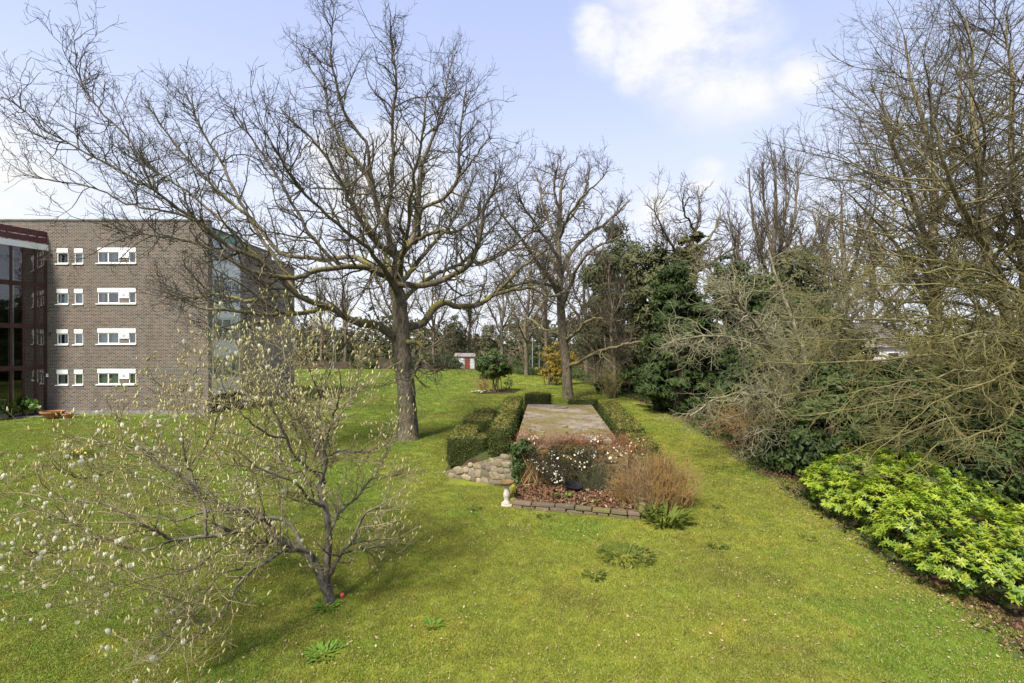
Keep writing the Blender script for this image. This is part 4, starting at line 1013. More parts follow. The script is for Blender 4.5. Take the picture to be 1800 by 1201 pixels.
# ------------------------------------------------------------------ golden shrub on the right
gs_ = thing('golden_shrub', 'large golden green evergreen shrub bulging over the lawn edge', 'shrub', (9.3, 11.8, 0))
go_ = np.array([9.3, 11.8, 0])
GE = []
for i, (px, py, top) in enumerate([(1450, 880, 1.0), (1480, 905, 1.2), (1540, 930, 1.25), (1600, 985, 1.15), (1680, 1035, 1.05), (1760, 1060, 1.1)]):
    x, y = G(px, py + 8); x -= .38; GE.append((x - go_[0] + .62, y - go_[1] + .15, .45, .78, .78, top - .38 + random.uniform(-.1, .12))); GE.append((x - go_[0] + 1.45, y - go_[1] + .75, .6, .8, .8, top - .32 + random.uniform(-.1, .2))); GE.append((x - go_[0] + 2.3, y - go_[1] + .9, .6, .85, .85, top - .3 + random.uniform(-.1, .2)))
# rosettes over the surface
def rosette_mesh(mat, seed):
    random.seed(seed); V, Q, o = [], [], 0; rn = []
    for i in range(13):
        v, q = rosette_leaf(.084 * random.uniform(.7, 1.25), .033, 2, random.uniform(-.2, .7)); a = i * 2.4 + random.uniform(-.3, .3)
        tz = -.03 * (i % 3); ca, sa = math.cos(a), math.sin(a)
        V.append(np.column_stack([v[:, 0] * ca - v[:, 1] * sa, v[:, 0] * sa + v[:, 1] * ca, v[:, 2] + tz])); Q.append(q + o); o += len(v); rn += [random.random()] * len(v)
    m_ = np_mesh('leaf_rosette', np.concatenate(V), np.concatenate(Q), smooth=True, attrs={'rnd': rn}); m_.materials.append(mat); return m_
def leaf_mat_obj(name, base):
    m, t = mat_new(name); P = pos(t); rn = t.n('ShaderNodeAttribute', attribute_name='rnd').outputs['Fac']; oi = t.n('ShaderNodeObjectInfo').outputs['Random']
    f = t.math('ADD', t.math('MULTIPLY', rn, .35), t.math('MULTIPLY', oi, .65))
    c = t.mix(f, rgb(*base[0]), rgb(*base[1])); return finish(m, t, c, .42, spec=.4, translucent=.3)
L_ros = leaf_mat_obj('golden_rosette_leaf', ((.075, .165, .016), (.37, .42, .030)))
ros = [rosette_mesh(L_ros, 40 + i) for i in range(4)]
E = np.array(GE); cand, cn_ = [], []
for i in range(9000):
    e = E[rng.integers(len(E))]; dd = nrm(rng.normal(size=3)); dd[2] = abs(dd[2]) * .9 + .0; dd = nrm(dd)
    p = e[:3] + dd * e[3:] * (1 + .13 * rng.normal()); 
    if p[2] < .12: continue
    ins = (((p - E[:, :3]) / E[:, 3:]) ** 2).sum(1)
    if (ins < .80).any(): continue
    if math.sin(p[0] * 7.1 + p[1] * 3.0) * math.sin(p[1] * 6.3 - p[2] * 5) + math.sin(p[2] * 11 + p[0] * 4) * .4 + .45 * rng.normal() < -.35: continue
    cand.append(p); cn_.append(nrm(dd / e[3:] + np.array([0, 0, .6]) + .35 * rng.normal(size=3)))
cand = np.array(cand); cn_ = np.array(cn_)
keep = []
for i in range(len(cand)):
    if all(np.sum((cand[i] - cand[j]) ** 2) > .11 ** 2 for j in keep[-400:]): keep.append(i)
cand, cn_ = cand[keep], cn_[keep]
view = np.linalg.norm(cand + go_ - np.array([0, 0, 5.0]), axis=1); order = np.argsort(view)
Vs, Qs, rn_, o = [], [], [], 0
for c_, i in enumerate(order):
    zq = Vector(cn_[i]).to_track_quat('Z', 'X'); 
    if c_ < 300:
        ob = link('leaf_rosette', ros[c_ % 4], None, gs_); ob.location = cand[i]; e = zq.to_euler(); ob.rotation_euler = e; ob.scale = (random.uniform(.9, 1.4),) * 3
    else:
        me = ros[c_ % 4]; v = np.empty(len(me.vertices) * 3, np.float32); me.vertices.foreach_get('co', v); v = v.reshape(-1, 3) * random.uniform(.9, 1.4)
        v = v @ np.array(zq.to_matrix()).T + cand[i]; Vs.append(v)
        q = np.array([p_.vertices[:] for p_ in me.polygons]); Qs.append(q + o); o += len(v); rn_ += [random.random()] * len(v)
if Vs: link('leaf_rosettes', np_mesh('leaf_rosettes', np.concatenate(Vs), np.concatenate(Qs), smooth=True, attrs={'rnd': rn_}), L_choisya, gs_, 'stuff')
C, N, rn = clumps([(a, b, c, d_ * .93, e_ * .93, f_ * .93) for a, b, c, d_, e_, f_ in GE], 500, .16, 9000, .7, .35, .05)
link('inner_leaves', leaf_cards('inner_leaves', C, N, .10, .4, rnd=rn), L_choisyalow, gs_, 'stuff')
P, Rr = core_stems(GE, 60, .02, (.8, 0, 0)); link('stem', tube_mesh('stem', [(P, Rr, 4)]), M_oakbark2, gs_)
bush('variegated_shrub', 'paler yellow leaved shrub behind the right end of the golden shrub', (12.0, 10.6, 0), [(0, 0, .95, .75, .8, .55), (-.5, .6, .7, .5, .5, .5)], 60, .2, 900, .11, leaf_mat('variegated_leaf', (.20, .22, .05), (.52, .48, .16), .45, .25), 8, .02)

# ------------------------------------------------------------------ the magnolia (traced limbs, then grown twigs)
MAGD = 9.3
mag = [
 [(580,1067,0,24),(576,1034,0,19),(574,992,0,15),(576,934,.1,13),(571,888,.2,11.5),(563,858,.3,10),(571,817,.4,9),(569,788,.5,8),(576,767,.5,7.5),(559,742,.6,6),(563,700,.7,5),(580,650,.8,3.5),(590,600,.9,2)],
 [(578,1045,0,20),(559,1000,-.1,17),(542,975,-.1,16),(496,954,-.1,15),(476,934,0,13),(455,904,.2,10),(430,892,.4,8),(396,896,.7,7),(363,900,.9,6),(310,915,1.2,4.5),(250,905,1.5,3),(170,900,1.8,2)],
 [(563,863,.3,7),(534,842,.5,7),(496,817,.9,6),(488,796,1.0,5),(492,763,1.2,4.5),(470,730,1.5,4),(440,700,1.7,3),(400,660,1.9,2)],
 [(559,838,.3,6.5),(517,800,.1,6),(505,771,0,5.5),(480,721,-.1,4.5),(467,700,-.1,4),(440,660,-.2,3),(420,615,-.2,2)],
 [(576,800,.5,5),(605,794,.4,4.5),(650,794,.3,3.5),(700,770,.3,2)],
 [(580,1010,0,10),(597,975,-.2,7.5),(622,946,-.4,6),(642,904,-.5,5),(688,879,-.6,3),(715,850,-.6,2)],
 [(597,975,-.2,6),(626,967,.2,5),(665,960,.5,4),(709,975,.9,2)],
 [(480,938,0,11),(467,913,-.4,9),(438,925,-.7,9),(400,938,-.9,8.5),(363,940,-1.1,8),(305,950,-1.3,6.5),(271,934,-1.5,5),(250,921,-1.6,4),(167,921,-1.8,3),(90,925,-1.9,2)],
 [(534,968,-.1,10),(520,935,.3,8),(501,913,.5,8),(467,911,.6,7),(420,900,.9,5),(350,870,1.4,4),(280,850,1.9,3),(200,830,2.2,2)],
 [(363,940,-1.1,6.5),(359,900,-1.0,6),(346,858,-.9,5),(330,825,-.8,4.5),(325,783,-.8,4),(317,742,-.7,3),(300,690,-.6,2)],
 [(546,971,-.2,9),(501,971,-.7,7),(467,988,-1.1,6),(432,1012,-1.4,5.5),(405,1050,-1.7,4.5),(363,1108,-2.0,4),(325,1130,-2.2,3.5),(290,1120,-2.4,3),(275,1095,-2.5,2)],
 [(490,950,-.3,9),(460,955,-.9,7),(438,975,-1.2,6),(425,1000,-1.4,5),(390,1010,-1.7,4),(340,1060,-2.1,3.5),(300,1110,-2.3,3),(270,1160,-2.5,2)],
 [(305,950,-1.3,5),(240,965,-1.6,4),(170,950,-1.8,3.5),(100,975,-2.0,3),(30,985,-2.1,2)],
 [(271,934,-1.5,4.5),(200,890,-1.4,4),(130,880,-1.4,3.5),(60,870,-1.5,3),(0,865,-1.5,2)],
 [(346,858,-.9,4.5),(290,820,-1.0,4),(230,790,-1.0,3.5),(170,775,-1.1,3),(130,770,-1.1,2)],
 [(396,896,.7,5),(340,850,.9,4.5),(270,810,1.1,4),(220,760,1.3,3),(200,720,1.4,2)],
 [(488,796,1.0,4.5),(430,770,1.5,4),(370,740,1.9,3.5),(310,700,2.2,3),(270,665,2.4,2)],
 [(571,817,.4,6),(545,770,1.0,5),(520,720,1.5,4),(510,660,1.8,3),(520,600,2.0,2)],
 [(576,767,.5,5),(600,730,.9,4.5),(620,690,1.1,3.5),(640,640,1.3,2)],
 [(571,890,.2,7),(545,880,-.6,5.5),(520,850,-1.1,4.5),(470,830,-1.5,4),(430,800,-1.8,3),(400,760,-2.0,2)],
 [(505,771,0,4.5),(460,760,-.5,4),(420,720,-.9,3.5),(390,670,-1.1,2.5),(370,610,-1.2,2)],
 [(438,925,-.7,5),(400,960,-1.4,4.5),(330,1000,-1.9,4),(250,1020,-2.3,3),(180,1040,-2.6,2)],
 [(571,850,.3,6),(560,790,1.2,5),(535,730,1.8,4),(480,660,2.3,3),(450,600,2.6,2)],
 [(563,700,.7,4),(545,650,.3,3.5),(535,610,0,3),(530,575,-.2,2)],
 [(480,721,-.1,4),(490,670,.5,3.5),(500,620,.9,2.5),(490,580,1.1,2)],
 [(576,767,.5,4.5),(590,720,-.4,4),(600,670,-.9,3),(585,620,-1.2,2)],
 [(330,825,-.8,4),(370,770,-1.2,3.5),(390,710,-1.5,3),(420,650,-1.7,2)],
 [(310,700,2.2,3.5),(340,660,2.5,3),(360,610,2.7,2)],
 [(363,1108,-2.0,3.5),(300,1050,-2.3,3.2),(230,1040,-2.5,2.8),(150,1075,-2.7,2)],
 [(250,1020,-2.3,3),(190,990,-2.2,3),(110,1010,-2.4,2.5),(40,1040,-2.5,2)],
 [(170,950,-1.8,3.5),(110,910,-1.7,3),(50,900,-1.8,2.5),(5,925,-1.9,2)],
 [(200,830,2.2,3),(140,840,1.6,3),(80,820,1.2,2.5),(30,845,1,2)],
 [(340,1060,-2.1,3),(310,1130,-2.6,2.8),(240,1170,-2.8,2)],
 [(574,950,.1,8),(600,900,.9,6),(640,860,1.5,4.5),(680,800,2.0,3),(700,740,2.3,2)],
]
Pm, Rm = limbs_from_px(mag, MAGD, 26, .02)
Rm = Rm * 0.86
P2, R2 = spawn(Pm[2:], Rm[2:], 7.0, .12, 1.0, .85, .25, 1.0, .35, 7, .22, .07, .6, .02, .35, .0048)
P2b, R2b = spawn(Pm[:2], Rm[:2], 2.5, .35, 1.0, .85, .25, 1.3, .35, 7, .22, .07, .4, .016, .35, .0055)
P2 = np.concatenate([P2, P2b]); R2 = np.concatenate([R2, R2b])
P3, R3 = spawn(P2, R2, 8.0, .12, 1.0, .85, .25, .48, .35, 5, .26, .09, .75, .008, .5, .0036)
P4, R4 = spawn(P3, R3, 7.0, .2, 1.0, .8, .25, .22, .3, 3, .26, .12, .85, .006, .7, .003)
print('mag', len(P2), len(P3), len(P4))
root = tree('magnolia_tree', 'spreading magnolia with pale buds and white flowers in front of the flats', (Pm[0, 0, 0], Pm[0, 0, 1], 0), [(Pm[:2], Rm[:2], 9), (Pm[2:], Rm[2:], 7)], [(P2, R2, 4), (P3, R3, 3), (P4, R4, 3)], M_magbark)
mo = np.array(root.location)
# buds on twig tips
tips = np.concatenate([P4[:, -1], P3[:, -1], P2[:, -1]]); dirs_ = nrm(np.concatenate([P4[:, -1] - P4[:, -2], P3[:, -1] - P3[:, -2], P2[:, -1] - P2[:, -2]]))
sel = rng.permutation(len(tips))[:3400]; tips, dirs_ = tips[sel], nrm(dirs_[sel] * .5 + np.array([0, 0, .9]))
def bud_mesh(prof, n, mat, nm):
    mb = MB().lathe(prof, 0, 0, n); me = mb.mesh(nm, True); me.materials.append(mat)
    at = me.attributes.new('rnd', 'FLOAT', 'POINT'); at.data.foreach_set('value', rng.random(len(me.vertices)).astype(np.float32)); return me
def bud_mat():
    m, t = mat_new('magnolia_bud'); oi = t.n('ShaderNodeObjectInfo').outputs['Random']; 
    c = t.mix(oi, rgb(.40, .38, .15), rgb(.72, .68, .42)); return finish(m, t, c, .6, spec=.3, translucent=.15)
M_bud = bud_mat()
budm = [bud_mesh([(.004, 0), (.013, .012), (.017, .035), (.013, .062), (.003, .085)], 6, M_bud, 'flower_bud') for _ in range(2)]
budlow = bud_mesh([(.008, 0), (.017, .03), (.004, .085)], 4, M_bud, 'flower_bud')
def flower_mesh(op):
    V, Q, o = [], [], 0; rn = []
    for ring, nP in ((0, 4), (1, 5)):
        for i in range(nP):
            v, q = rosette_leaf(.10, .062, 3, 0); a = 6.283 * i / nP + ring * .5; t = np.linspace(0, 1, 4).repeat(3)
            x_ = .022 * np.sin(t * 3.14 * .8) + op * .055 * t ** 1.5 * (1 if ring else .5) + .004; z_ = .10 * t * (1 - .25 * op)
            y_ = v[:, 1]; x_ = x_ - np.abs(y_) * .25
            ca, sa = math.cos(a), math.sin(a); V.append(np.column_stack([x_ * ca - y_ * sa, x_ * sa + y_ * ca, z_])); Q.append(q + o); o += len(v); rn += [random.random()] * len(v)
    m_ = np_mesh('flower', np.concatenate(V), np.concatenate(Q), smooth=True, attrs={'rnd': rn}); m_.materials.append(L_white); return m_
flw = [flower_mesh(.12), flower_mesh(.25), flower_mesh(.5)]
left = np.clip((-tips[:, 0] - 2.2) / 5, .04, 1)          # more blossom on the far left
isf = rng.random(len(tips)) < .28 * left ** 1.2
view = np.linalg.norm(tips - np.array([0, 0, 5.0]), axis=1); order = np.argsort(view - isf * 30)
Vs, Qs, Ts, o = [], [], [], 0; VF, QF, rF, oF = [], [], [], 0
nb = 0
for i in order:
    zq = Vector(dirs_[i]).to_track_quat('Z', 'X'); fl = isf[i]; me = random.choice(flw) if fl else random.choice(budm); s_ = random.uniform(.5, .92) if fl else random.uniform(.6, 1.15)
    lim = nb < 300
    if lim:
        ob = link('flower' if fl else 'flower_bud', me, None, root); ob.location = tips[i] - mo; ob.rotation_euler = zq.to_euler(); ob.scale = (s_, s_, s_); nb += 1
    else:
        if not fl: me = budlow
        v = np.array([p_.co[:] for p_ in me.vertices]) * s_ @ np.array(zq.to_matrix()).T + tips[i] - mo
        q = [p_.vertices[:] for p_ in me.polygons if len(p_.vertices) == 4]
        Vs.append(v); Qs.append(np.array(q) + o); o += len(v); rF += [random.random()] * len(v)
link('flower_buds', np_mesh('flower_buds', np.concatenate(Vs), np.concatenate(Qs), smooth=True, attrs={'rnd': rF}), L_bud, root, 'stuff')

# ------------------------------------------------------------------ the great oak (traced limbs)
OD = 25.1
oak = [
 [(719,782,0,46),(718,760,0,36),(716,720,0,32),(713,680,0,31),(708,630,0,30),(706,595,0,31),(704,560,0,27),(700,525,0,27),(697,495,.2,24),(698,470,.3,21),(700,450,.3,18)],
 [(706,598,0,20),(690,589,-.4,20),(667,573,-1,17),(635,568,-1.8,17),(613,563,-2.3,15),(587,546,-2.8,14),(570,537,-3.2,13),(522,518,-4,11),(500,496,-4.4,10),(453,458,-5,9),(427,444,-5.4,9),(399,430,-5.8,8),(350,388,-6.4,7),(308,364,-6.8,6.5),(266,329,-7.3,5.5),(196,290,-7.8,4.5),(122,252,-8.2,3.5),(70,224,-8.4,3),(45,196,-8.5,2.5),(0,168,-8.6,2)],
 [(575,540,-3,10),(557,543,-3.4,9.5),(535,549,-4,9),(497,552,-4.8,9),(460,554,-5.4,8),(434,548,-5.8,7),(399,545,-6.3,6),(350,540,-6.8,4),(310,520,-7.1,2.5)],
 [(540,524,-3.7,9),(505,519,-3,8),(480,522,-2.6,8),(430,528,-2.2,7),(380,518,-1.8,5),(330,525,-1.5,3.5),(280,505,-1.2,2)],
 [(699,508,0,16),(684,490,-.8,15),(658,477,-1.7,13),(639,468,-2.2,12),(601,471,-3,10.5),(557,477,-3.6,10),(532,487,-4,9.5),(491,487,-4.6,9),(443,477,-5.2,7.5),(412,461,-5.6,6.5),(380,440,-6,5.5),(320,420,-6.4,4),(260,415,-6.7,3),(180,395,-7,2)],
 [(697,480,.2,15),(677,475,1,13),(650,465,1.8,11),(620,452,2.4,10),(570,455,3.2,9),(506,449,4,8),(475,426,4.2,7.5),(450,390,4.3,6.5),(409,360,4.3,6),(367,320,4.4,5),(332,280,4.5,4),(290,232,4.6,3),(259,185,4.6,2)],
 [(698,452,.3,13),(680,438,-.5,11),(665,430,-.9,10),(640,396,-1.6,9),(613,350,-2.3,8),(593,310,-2.7,6.5),(573,273,-3,5.5),(537,233,-3.4,4),(513,213,-3.6,3),(490,187,-3.7,2)],
 [(699,455,.3,13),(690,430,.7,11),(670,383,1.3,10),(646,316,1.9,8),(627,283,2.2,7),(600,250,2.6,6),(577,200,2.9,5),(573,160,3,4),(550,130,3.2,3),(527,95,3.3,2)],
 [(664,365,1.4,8),(650,300,.9,7),(646,256,.6,6.5),(627,230,.4,6),(603,193,.1,5.5),(587,133,-.2,4.5),(580,93,-.3,3.5),(583,67,-.4,2.5),(587,15,-.5,1.8)],
 [(696,449,.3,13),(684,417,0,12),(678,390,-.2,11),(687,333,-.5,9),(691,283,-.8,7.5),(690,216,-1.1,6),(698,150,-1.4,4.5),(693,117,-1.5,3.5),(687,67,-1.7,2.5),(688,20,-1.8,1.8)],
 [(701,455,.3,15),(712,440,.9,13),(725,420,1.5,11.5),(730,396,1.7,11),(737,333,2,10),(740,293,2.2,8.5),(757,253,2.4,6.5),(770,217,2.5,5),(780,180,2.6,4),(787,140,2.7,3),(800,100,2.8,2)],
 [(722,428,1.4,9),(734,420,.6,9),(740,372,-.2,8),(763,358,-.7,7.5),(786,346,-1.1,7),(803,317,-1.5,6),(808,267,-1.8,5),(813,200,-2,3.5),(820,150,-2.1,2)],
 [(803,317,-1.5,5),(825,290,-2.2,4),(845,262,-2.8,3),(862,238,-3.1,2)],
 [(734,420,.6,8),(753,412,0,7.5),(775,405,-.6,7),(800,408,-1.2,6),(835,385,-2,4.5),(860,350,-2.6,3.5),(878,310,-3,2)],
 [(702,500,0,14),(718,502,-.6,13),(734,502,-1.1,13),(769,496,-2,12),(813,474,-3,10),(829,455,-3.3,9),(845,411,-3.7,7),(848,373,-4,5.5),(867,338,-4.4,4),(885,300,-4.7,2)],
 [(829,455,-3.3,7),(848,461,-3.6,6.5),(873,452,-4,5.5),(911,426,-4.5,4),(940,400,-4.9,3),(965,380,-5.1,2)],
 [(706,580,0,18),(720,573,.4,17),(744,568,1,15),(760,544,1.6,14),(784,531,2.2,12.5),(805,541,2.7,11.5),(837,536,3.4,10.5),(866,520,4,9),(893,496,4.5,7.5),(915,470,4.9,6),(945,450,5.3,4.5),(975,430,5.6,2.5)],
 [(866,520,4,8),(893,512,3.6,7),(933,507,3.1,5.5),(965,520,2.7,4),(1000,512,2.3,2.5)],
 [(704,535,0,12),(716,520,1,11),(728,509,1.6,10),(756,487,2.8,9),(785,474,3.8,7.5),(815,460,4.8,6),(840,430,5.5,4.5),(865,400,6.2,3),(885,375,6.6,2)],
 [(712,600,0,11),(728,601,-.6,10),(741,607,-1,8.5),(738,630,-1.3,6),(728,655,-1.5,4.5),(722,675,-1.6,3)],
 [(738,618,-1.2,5),(750,640,-1.6,5),(765,652,-1.9,4),(790,640,-2.3,2)],
 [(698,505,0,11),(690,480,2,9),(672,440,4,8),(650,400,5.4,6.5),(620,350,6.5,5),(600,290,7.2,4),(585,240,7.7,2.5)],
 [(701,490,.2,12),(706,460,-2,10),(716,410,-4,8),(722,350,-5.5,6.5),(735,280,-6.6,5),(745,220,-7.2,4),(750,160,-7.6,2.5)],
 [(698,515,0,12),(680,480,-2.5,10),(650,440,-5,8.5),(600,400,-7,7),(545,350,-8.4,5.5),(500,290,-9.4,4),(470,240,-9.9,2.5)],
 [(703,500,.1,12),(725,475,3,10),(760,430,5,8),(795,390,6.5,6),(820,340,7.5,4),(840,300,8,2.5)],
 [(522,518,-4,9),(495,470,-3.4,8),(460,420,-3,7),(420,350,-2.8,6),(385,280,-2.6,4.5),(350,220,-2.5,3),(325,165,-2.4,2)],
 [(601,471,-3,8),(560,430,-3.4,7),(520,370,-3.8,6),(480,300,-4.2,4.5),(440,240,-4.5,3.5),(410,190,-4.7,2)],
 [(266,329,-7.3,4.5),(230,250,-7.6,4),(175,195,-7.9,3.2),(140,140,-8,2.6),(132,90,-8.1,2)],
 [(350,388,-6.4,5.5),(280,370,-7,4.5),(230,360,-7.4,3.5),(150,325,-7.8,2.8),(70,315,-8.1,2)],
 [(491,487,-4.6,7),(440,440,-4,6),(380,380,-3.6,5),(320,330,-3.3,4),(250,290,-3,3),(190,250,-2.8,2)],
]
Po, Ro = limbs_from_px(oak, OD, 34, .04); Ro[1:] *= .86
ba = [0]; main = list(range(1, len(oak)))
P2, R2 = spawn(Po[1:], Ro[1:], 2.0, .10, 1.0, .95, .25, 2.6, .35, 9, .24, .09, .6, .055, .3, .012, tshort=.45)
P2t, R2t = spawn(Po[1:], Ro[1:], 3.8, .6, 1.0, .7, .25, 1.7, .35, 8, .22, .10, .8, .03, .35, .010, tshort=.3)
P2 = np.concatenate([P2, P2t[:, np.linspace(0, 7, 9).round().astype(int)] if False else np.stack([P2t[:, min(i, 7)] for i in range(8)] + [P2t[:, 7] + (P2t[:, 7] - P2t[:, 6]) * .4], 1)]); R2 = np.concatenate([R2, np.concatenate([R2t, R2t[:, -1:] * .8], 1)])
P3, R3 = spawn(P2, R2, 3.0, .12, 1.0, .85, .25, 1.05, .35, 5, .26, .09, .7, .022, .4, .0085, tshort=.4)
P4, R4 = spawn(P3, R3, 4.4, .15, 1.0, .8, .25, .45, .35, 4, .26, .10, .8, .012, .6, .0065, tshort=.3)
P5, R5 = spawn(P4, R4, 1.6, .3, 1.0, .8, .25, .22, .3, 3, .2, .1, .9, .008, .8, .006, tshort=.2, maxn=15000)
print('oak', len(P2), len(P3), len(P4), len(P5))
tree('oak_tree', 'great bare oak with mossy spreading limbs standing on the lawn', (Po[0, 0, 0], OD, 0), [(Po[:1], Ro[:1], 14), (Po[1:], Ro[1:], 8)], [(P2, R2, 4), (P3, R3, 3), (P4, R4, 3), (P5, R5, 3)], M_oakbark)

# ------------------------------------------------------------------ generic bare trees
def bare_tree(limbs, depth, k, specs, jit=.05):
    P, Rr = limbs_from_px(limbs, depth, k, jit); lev = [(P, Rr)]
    for sp_ in specs: lev.append(spawn(*lev[-1], **sp_))
    return lev
# second oak behind the shelter
oak2 = [
 [(1000,703,0,24),(999,680,0,22),(996,640,0,20),(990,590,0,19),(986,550,0,18),(984,510,.3,14),(983,460,.6,12),(982,410,.8,10),(985,370,1,8),(988,330,1.2,6),(1000,290,1.3,3)],
 [(985,530,.2,11),(970,495,-1.5,9.5),(945,460,-3,8),(925,430,-4,7),(900,400,-5,5.5),(880,370,-5.6,4),(870,340,-6,2)],
 [(984,490,.4,10),(1000,450,2,8.5),(1030,415,3.4,7),(1060,395,4.4,5.5),(1090,370,5.2,4),(1108,350,5.8,2)],
 [(986,545,.1,9),(1003,500,-2,8),(1015,470,-3.4,7),(1040,440,-4.6,5.5),(1070,425,-5.6,4),(1100,410,-6.4,2.5)],
 [(983,440,.7,7.5),(970,400,2.5,6.5),(955,360,4,5),(945,320,5,3.5),(940,300,5.4,2)],
 [(983,420,.8,7),(1000,380,-1.5,6),(1025,345,-3,4.5),(1050,320,-4,3),(1068,300,-4.6,2)],
 [(985,375,1,6),(975,335,0,5),(978,300,-.6,3.5),(985,275,-1,2)],
 [(983,470,.6,8),(955,445,2.5,7),(925,435,4,5.5),(895,440,5.4,4),(870,430,6.4,2)],
 [(984,505,.4,8),(960,500,-2.5,7),(930,495,-4.5,5.5),(895,505,-6.4,4),(865,515,-7.8,2.5)],
 [(992,600,0,8),(1010,585,-2,6.5),(1040,560,-3.4,5),(1060,560,-4.4,3.5),(1090,565,-5.2,2)],
 [(998,642,0,9),(1018,638,-1.4,8),(1040,624,-2.6,7),(1075,612,-4,6),(1110,603,-5.2,5),(1140,600,-6,3)],
 [(985,400,.9,6),(1012,372,1.6,5),(1030,330,2.4,4),(1040,290,2.8,2)],
 [(984,455,.6,7),(960,420,-3,6),(935,385,-5,5),(915,350,-6.5,3.5),(910,320,-7.2,2)],
 [(990,590,0,7),(960,580,2,5.5),(930,560,3.6,4),(905,550,4.6,2.5)],
]
oak2 = [[(a, b, c, d_ * .84) for a, b, c, d_ in lm] for lm in oak2]
lev = bare_tree(oak2, 43.0, 26, [dict(per_m=1.9, t0=.22, t1=1, ang=.9, angj=.25, L=3.0, Lj=.35, k=8, wob=.30, up=.08, rr=.6, rmax=.07, rtip=.3, rmin=.018),
    dict(per_m=3.6, t0=.15, t1=1, ang=.85, angj=.25, L=1.3, Lj=.35, k=6, wob=.32, up=.08, rr=.7, rmax=.03, rtip=.45, rmin=.014),
    dict(per_m=4.0, t0=.15, t1=1, ang=.8, angj=.25, L=.65, Lj=.35, k=4, wob=.3, up=.08, rr=.8, rmax=.016, rtip=.6, rmin=.010)], .06)
print('oak2', [len(l[0]) for l in lev])
tree('oak_tree', 'bare gnarled oak standing behind the concrete roof at the wood edge', (W(1000, 700, 43)[0], 43, 0), [(lev[0][0], lev[0][1], 9)], [(lev[1][0], lev[1][1], 4), (lev[2][0], lev[2][1], 3), (lev[3][0], lev[3][1], 3)], M_oakbark2)

# hornbeams on the right: several stems, long layered side branches
def horn(label, limbs, depth, L1, per1, left_bias, name='hornbeam_tree', bark=M_hornbark, rot=None, k3=4.2, up=.03):
    P, Rr = limbs_from_px(limbs, depth, 24, .05)
    P1, R1 = spawn(P, Rr, per1 * 1.0, .12, 1.0, 1.05, .22, L1, .3, 12, .085, up, .5, .07, .25, .016, bias=left_bias, flat=.5, tshort=.62)
    P2, R2 = spawn(P1, R1, 2.5, .12, 1.0, .72, .22, 1.9, .35, 8, .12, .02, .65, .03, .35, .009, flat=.6, tshort=.5)
    P3, R3 = spawn(P2, R2, 3.2, .12, 1.0, .7, .2, .9, .35, 4, .14, .02, .75, .014, .5, .0065, tshort=.4)
    P4, R4 = spawn(P3, R3, 2.2, .2, 1.0, .65, .2, .38, .3, 3, .14, .02, .8, .009, .7, .0055, tshort=.3, maxn=14000)
    print(label[:20], len(P1), len(P2), len(P3), len(P4))
    return tree(name, label, (P[0, 0, 0], P[0, 0, 1], 0), [(P, Rr, 8)], [(P1, R1, 5), (P2, R2, 3), (P3, R3, 3), (P4, R4, 3)], bark)
def gy(Y): return HZ + H * F / Y
horn('tall bare hornbeam with several pale stems near the right edge of the photo', [
 [(1810, gy(19), 0, 34), (1797, 680, 0, 24), (1782, 600, 0, 20), (1762, 530, 0, 17), (1735, 440, .1, 15), (1722, 360, .2, 12), (1718, 260, .3, 9), (1708, 150, .4, 6), (1700, 30, .5, 3)],
 [(1790, 640, 0, 15), (1800, 520, .8, 13), (1790, 400, 1.4, 11), (1780, 280, 1.8, 9), (1778, 150, 2.1, 6), (1770, 20, 2.3, 3)],
 [(1735, 440, .1, 10), (1690, 360, -1.4, 8), (1660, 290, -2.2, 6), (1640, 200, -2.8, 4), (1625, 110, -3.2, 2)],
 [(1800, 640, 0, 14), (1840, 500, -1, 12), (1850, 360, -1.6, 9), (1840, 200, -2, 6), (1830, 30, -2.2, 3)]], 19.0, 5.6, 2.6, (-.035, 0, 0.0))
horn('bare hornbeam with a leaning fork behind the nearer pale stemmed one', [
 [(1655, gy(25), 0, 24), (1650, 640, 0, 18), (1645, 540, 0, 16), (1638, 433, 0, 15), (1642, 340, .3, 12), (1642, 281, .5, 9), (1620, 208, .7, 7), (1600, 130, .9, 4), (1590, 60, 1, 2)],
 [(1640, 450, 0, 11), (1612, 370, -1, 9), (1588, 300, -1.7, 7), (1560, 230, -2.2, 5), (1545, 160, -2.5, 2)],
 [(1642, 400, .1, 10), (1668, 320, 1, 8), (1680, 240, 1.6, 6), (1690, 150, 2, 4), (1690, 70, 2.2, 2)],
 [(1646, 560, 0, 10), (1610, 490, -1.4, 8), (1575, 430, -2.4, 6), (1530, 380, -3.2, 4), (1490, 340, -3.8, 2)]], 25.0, 6.2, 2.3, (-.02, 0, 0))

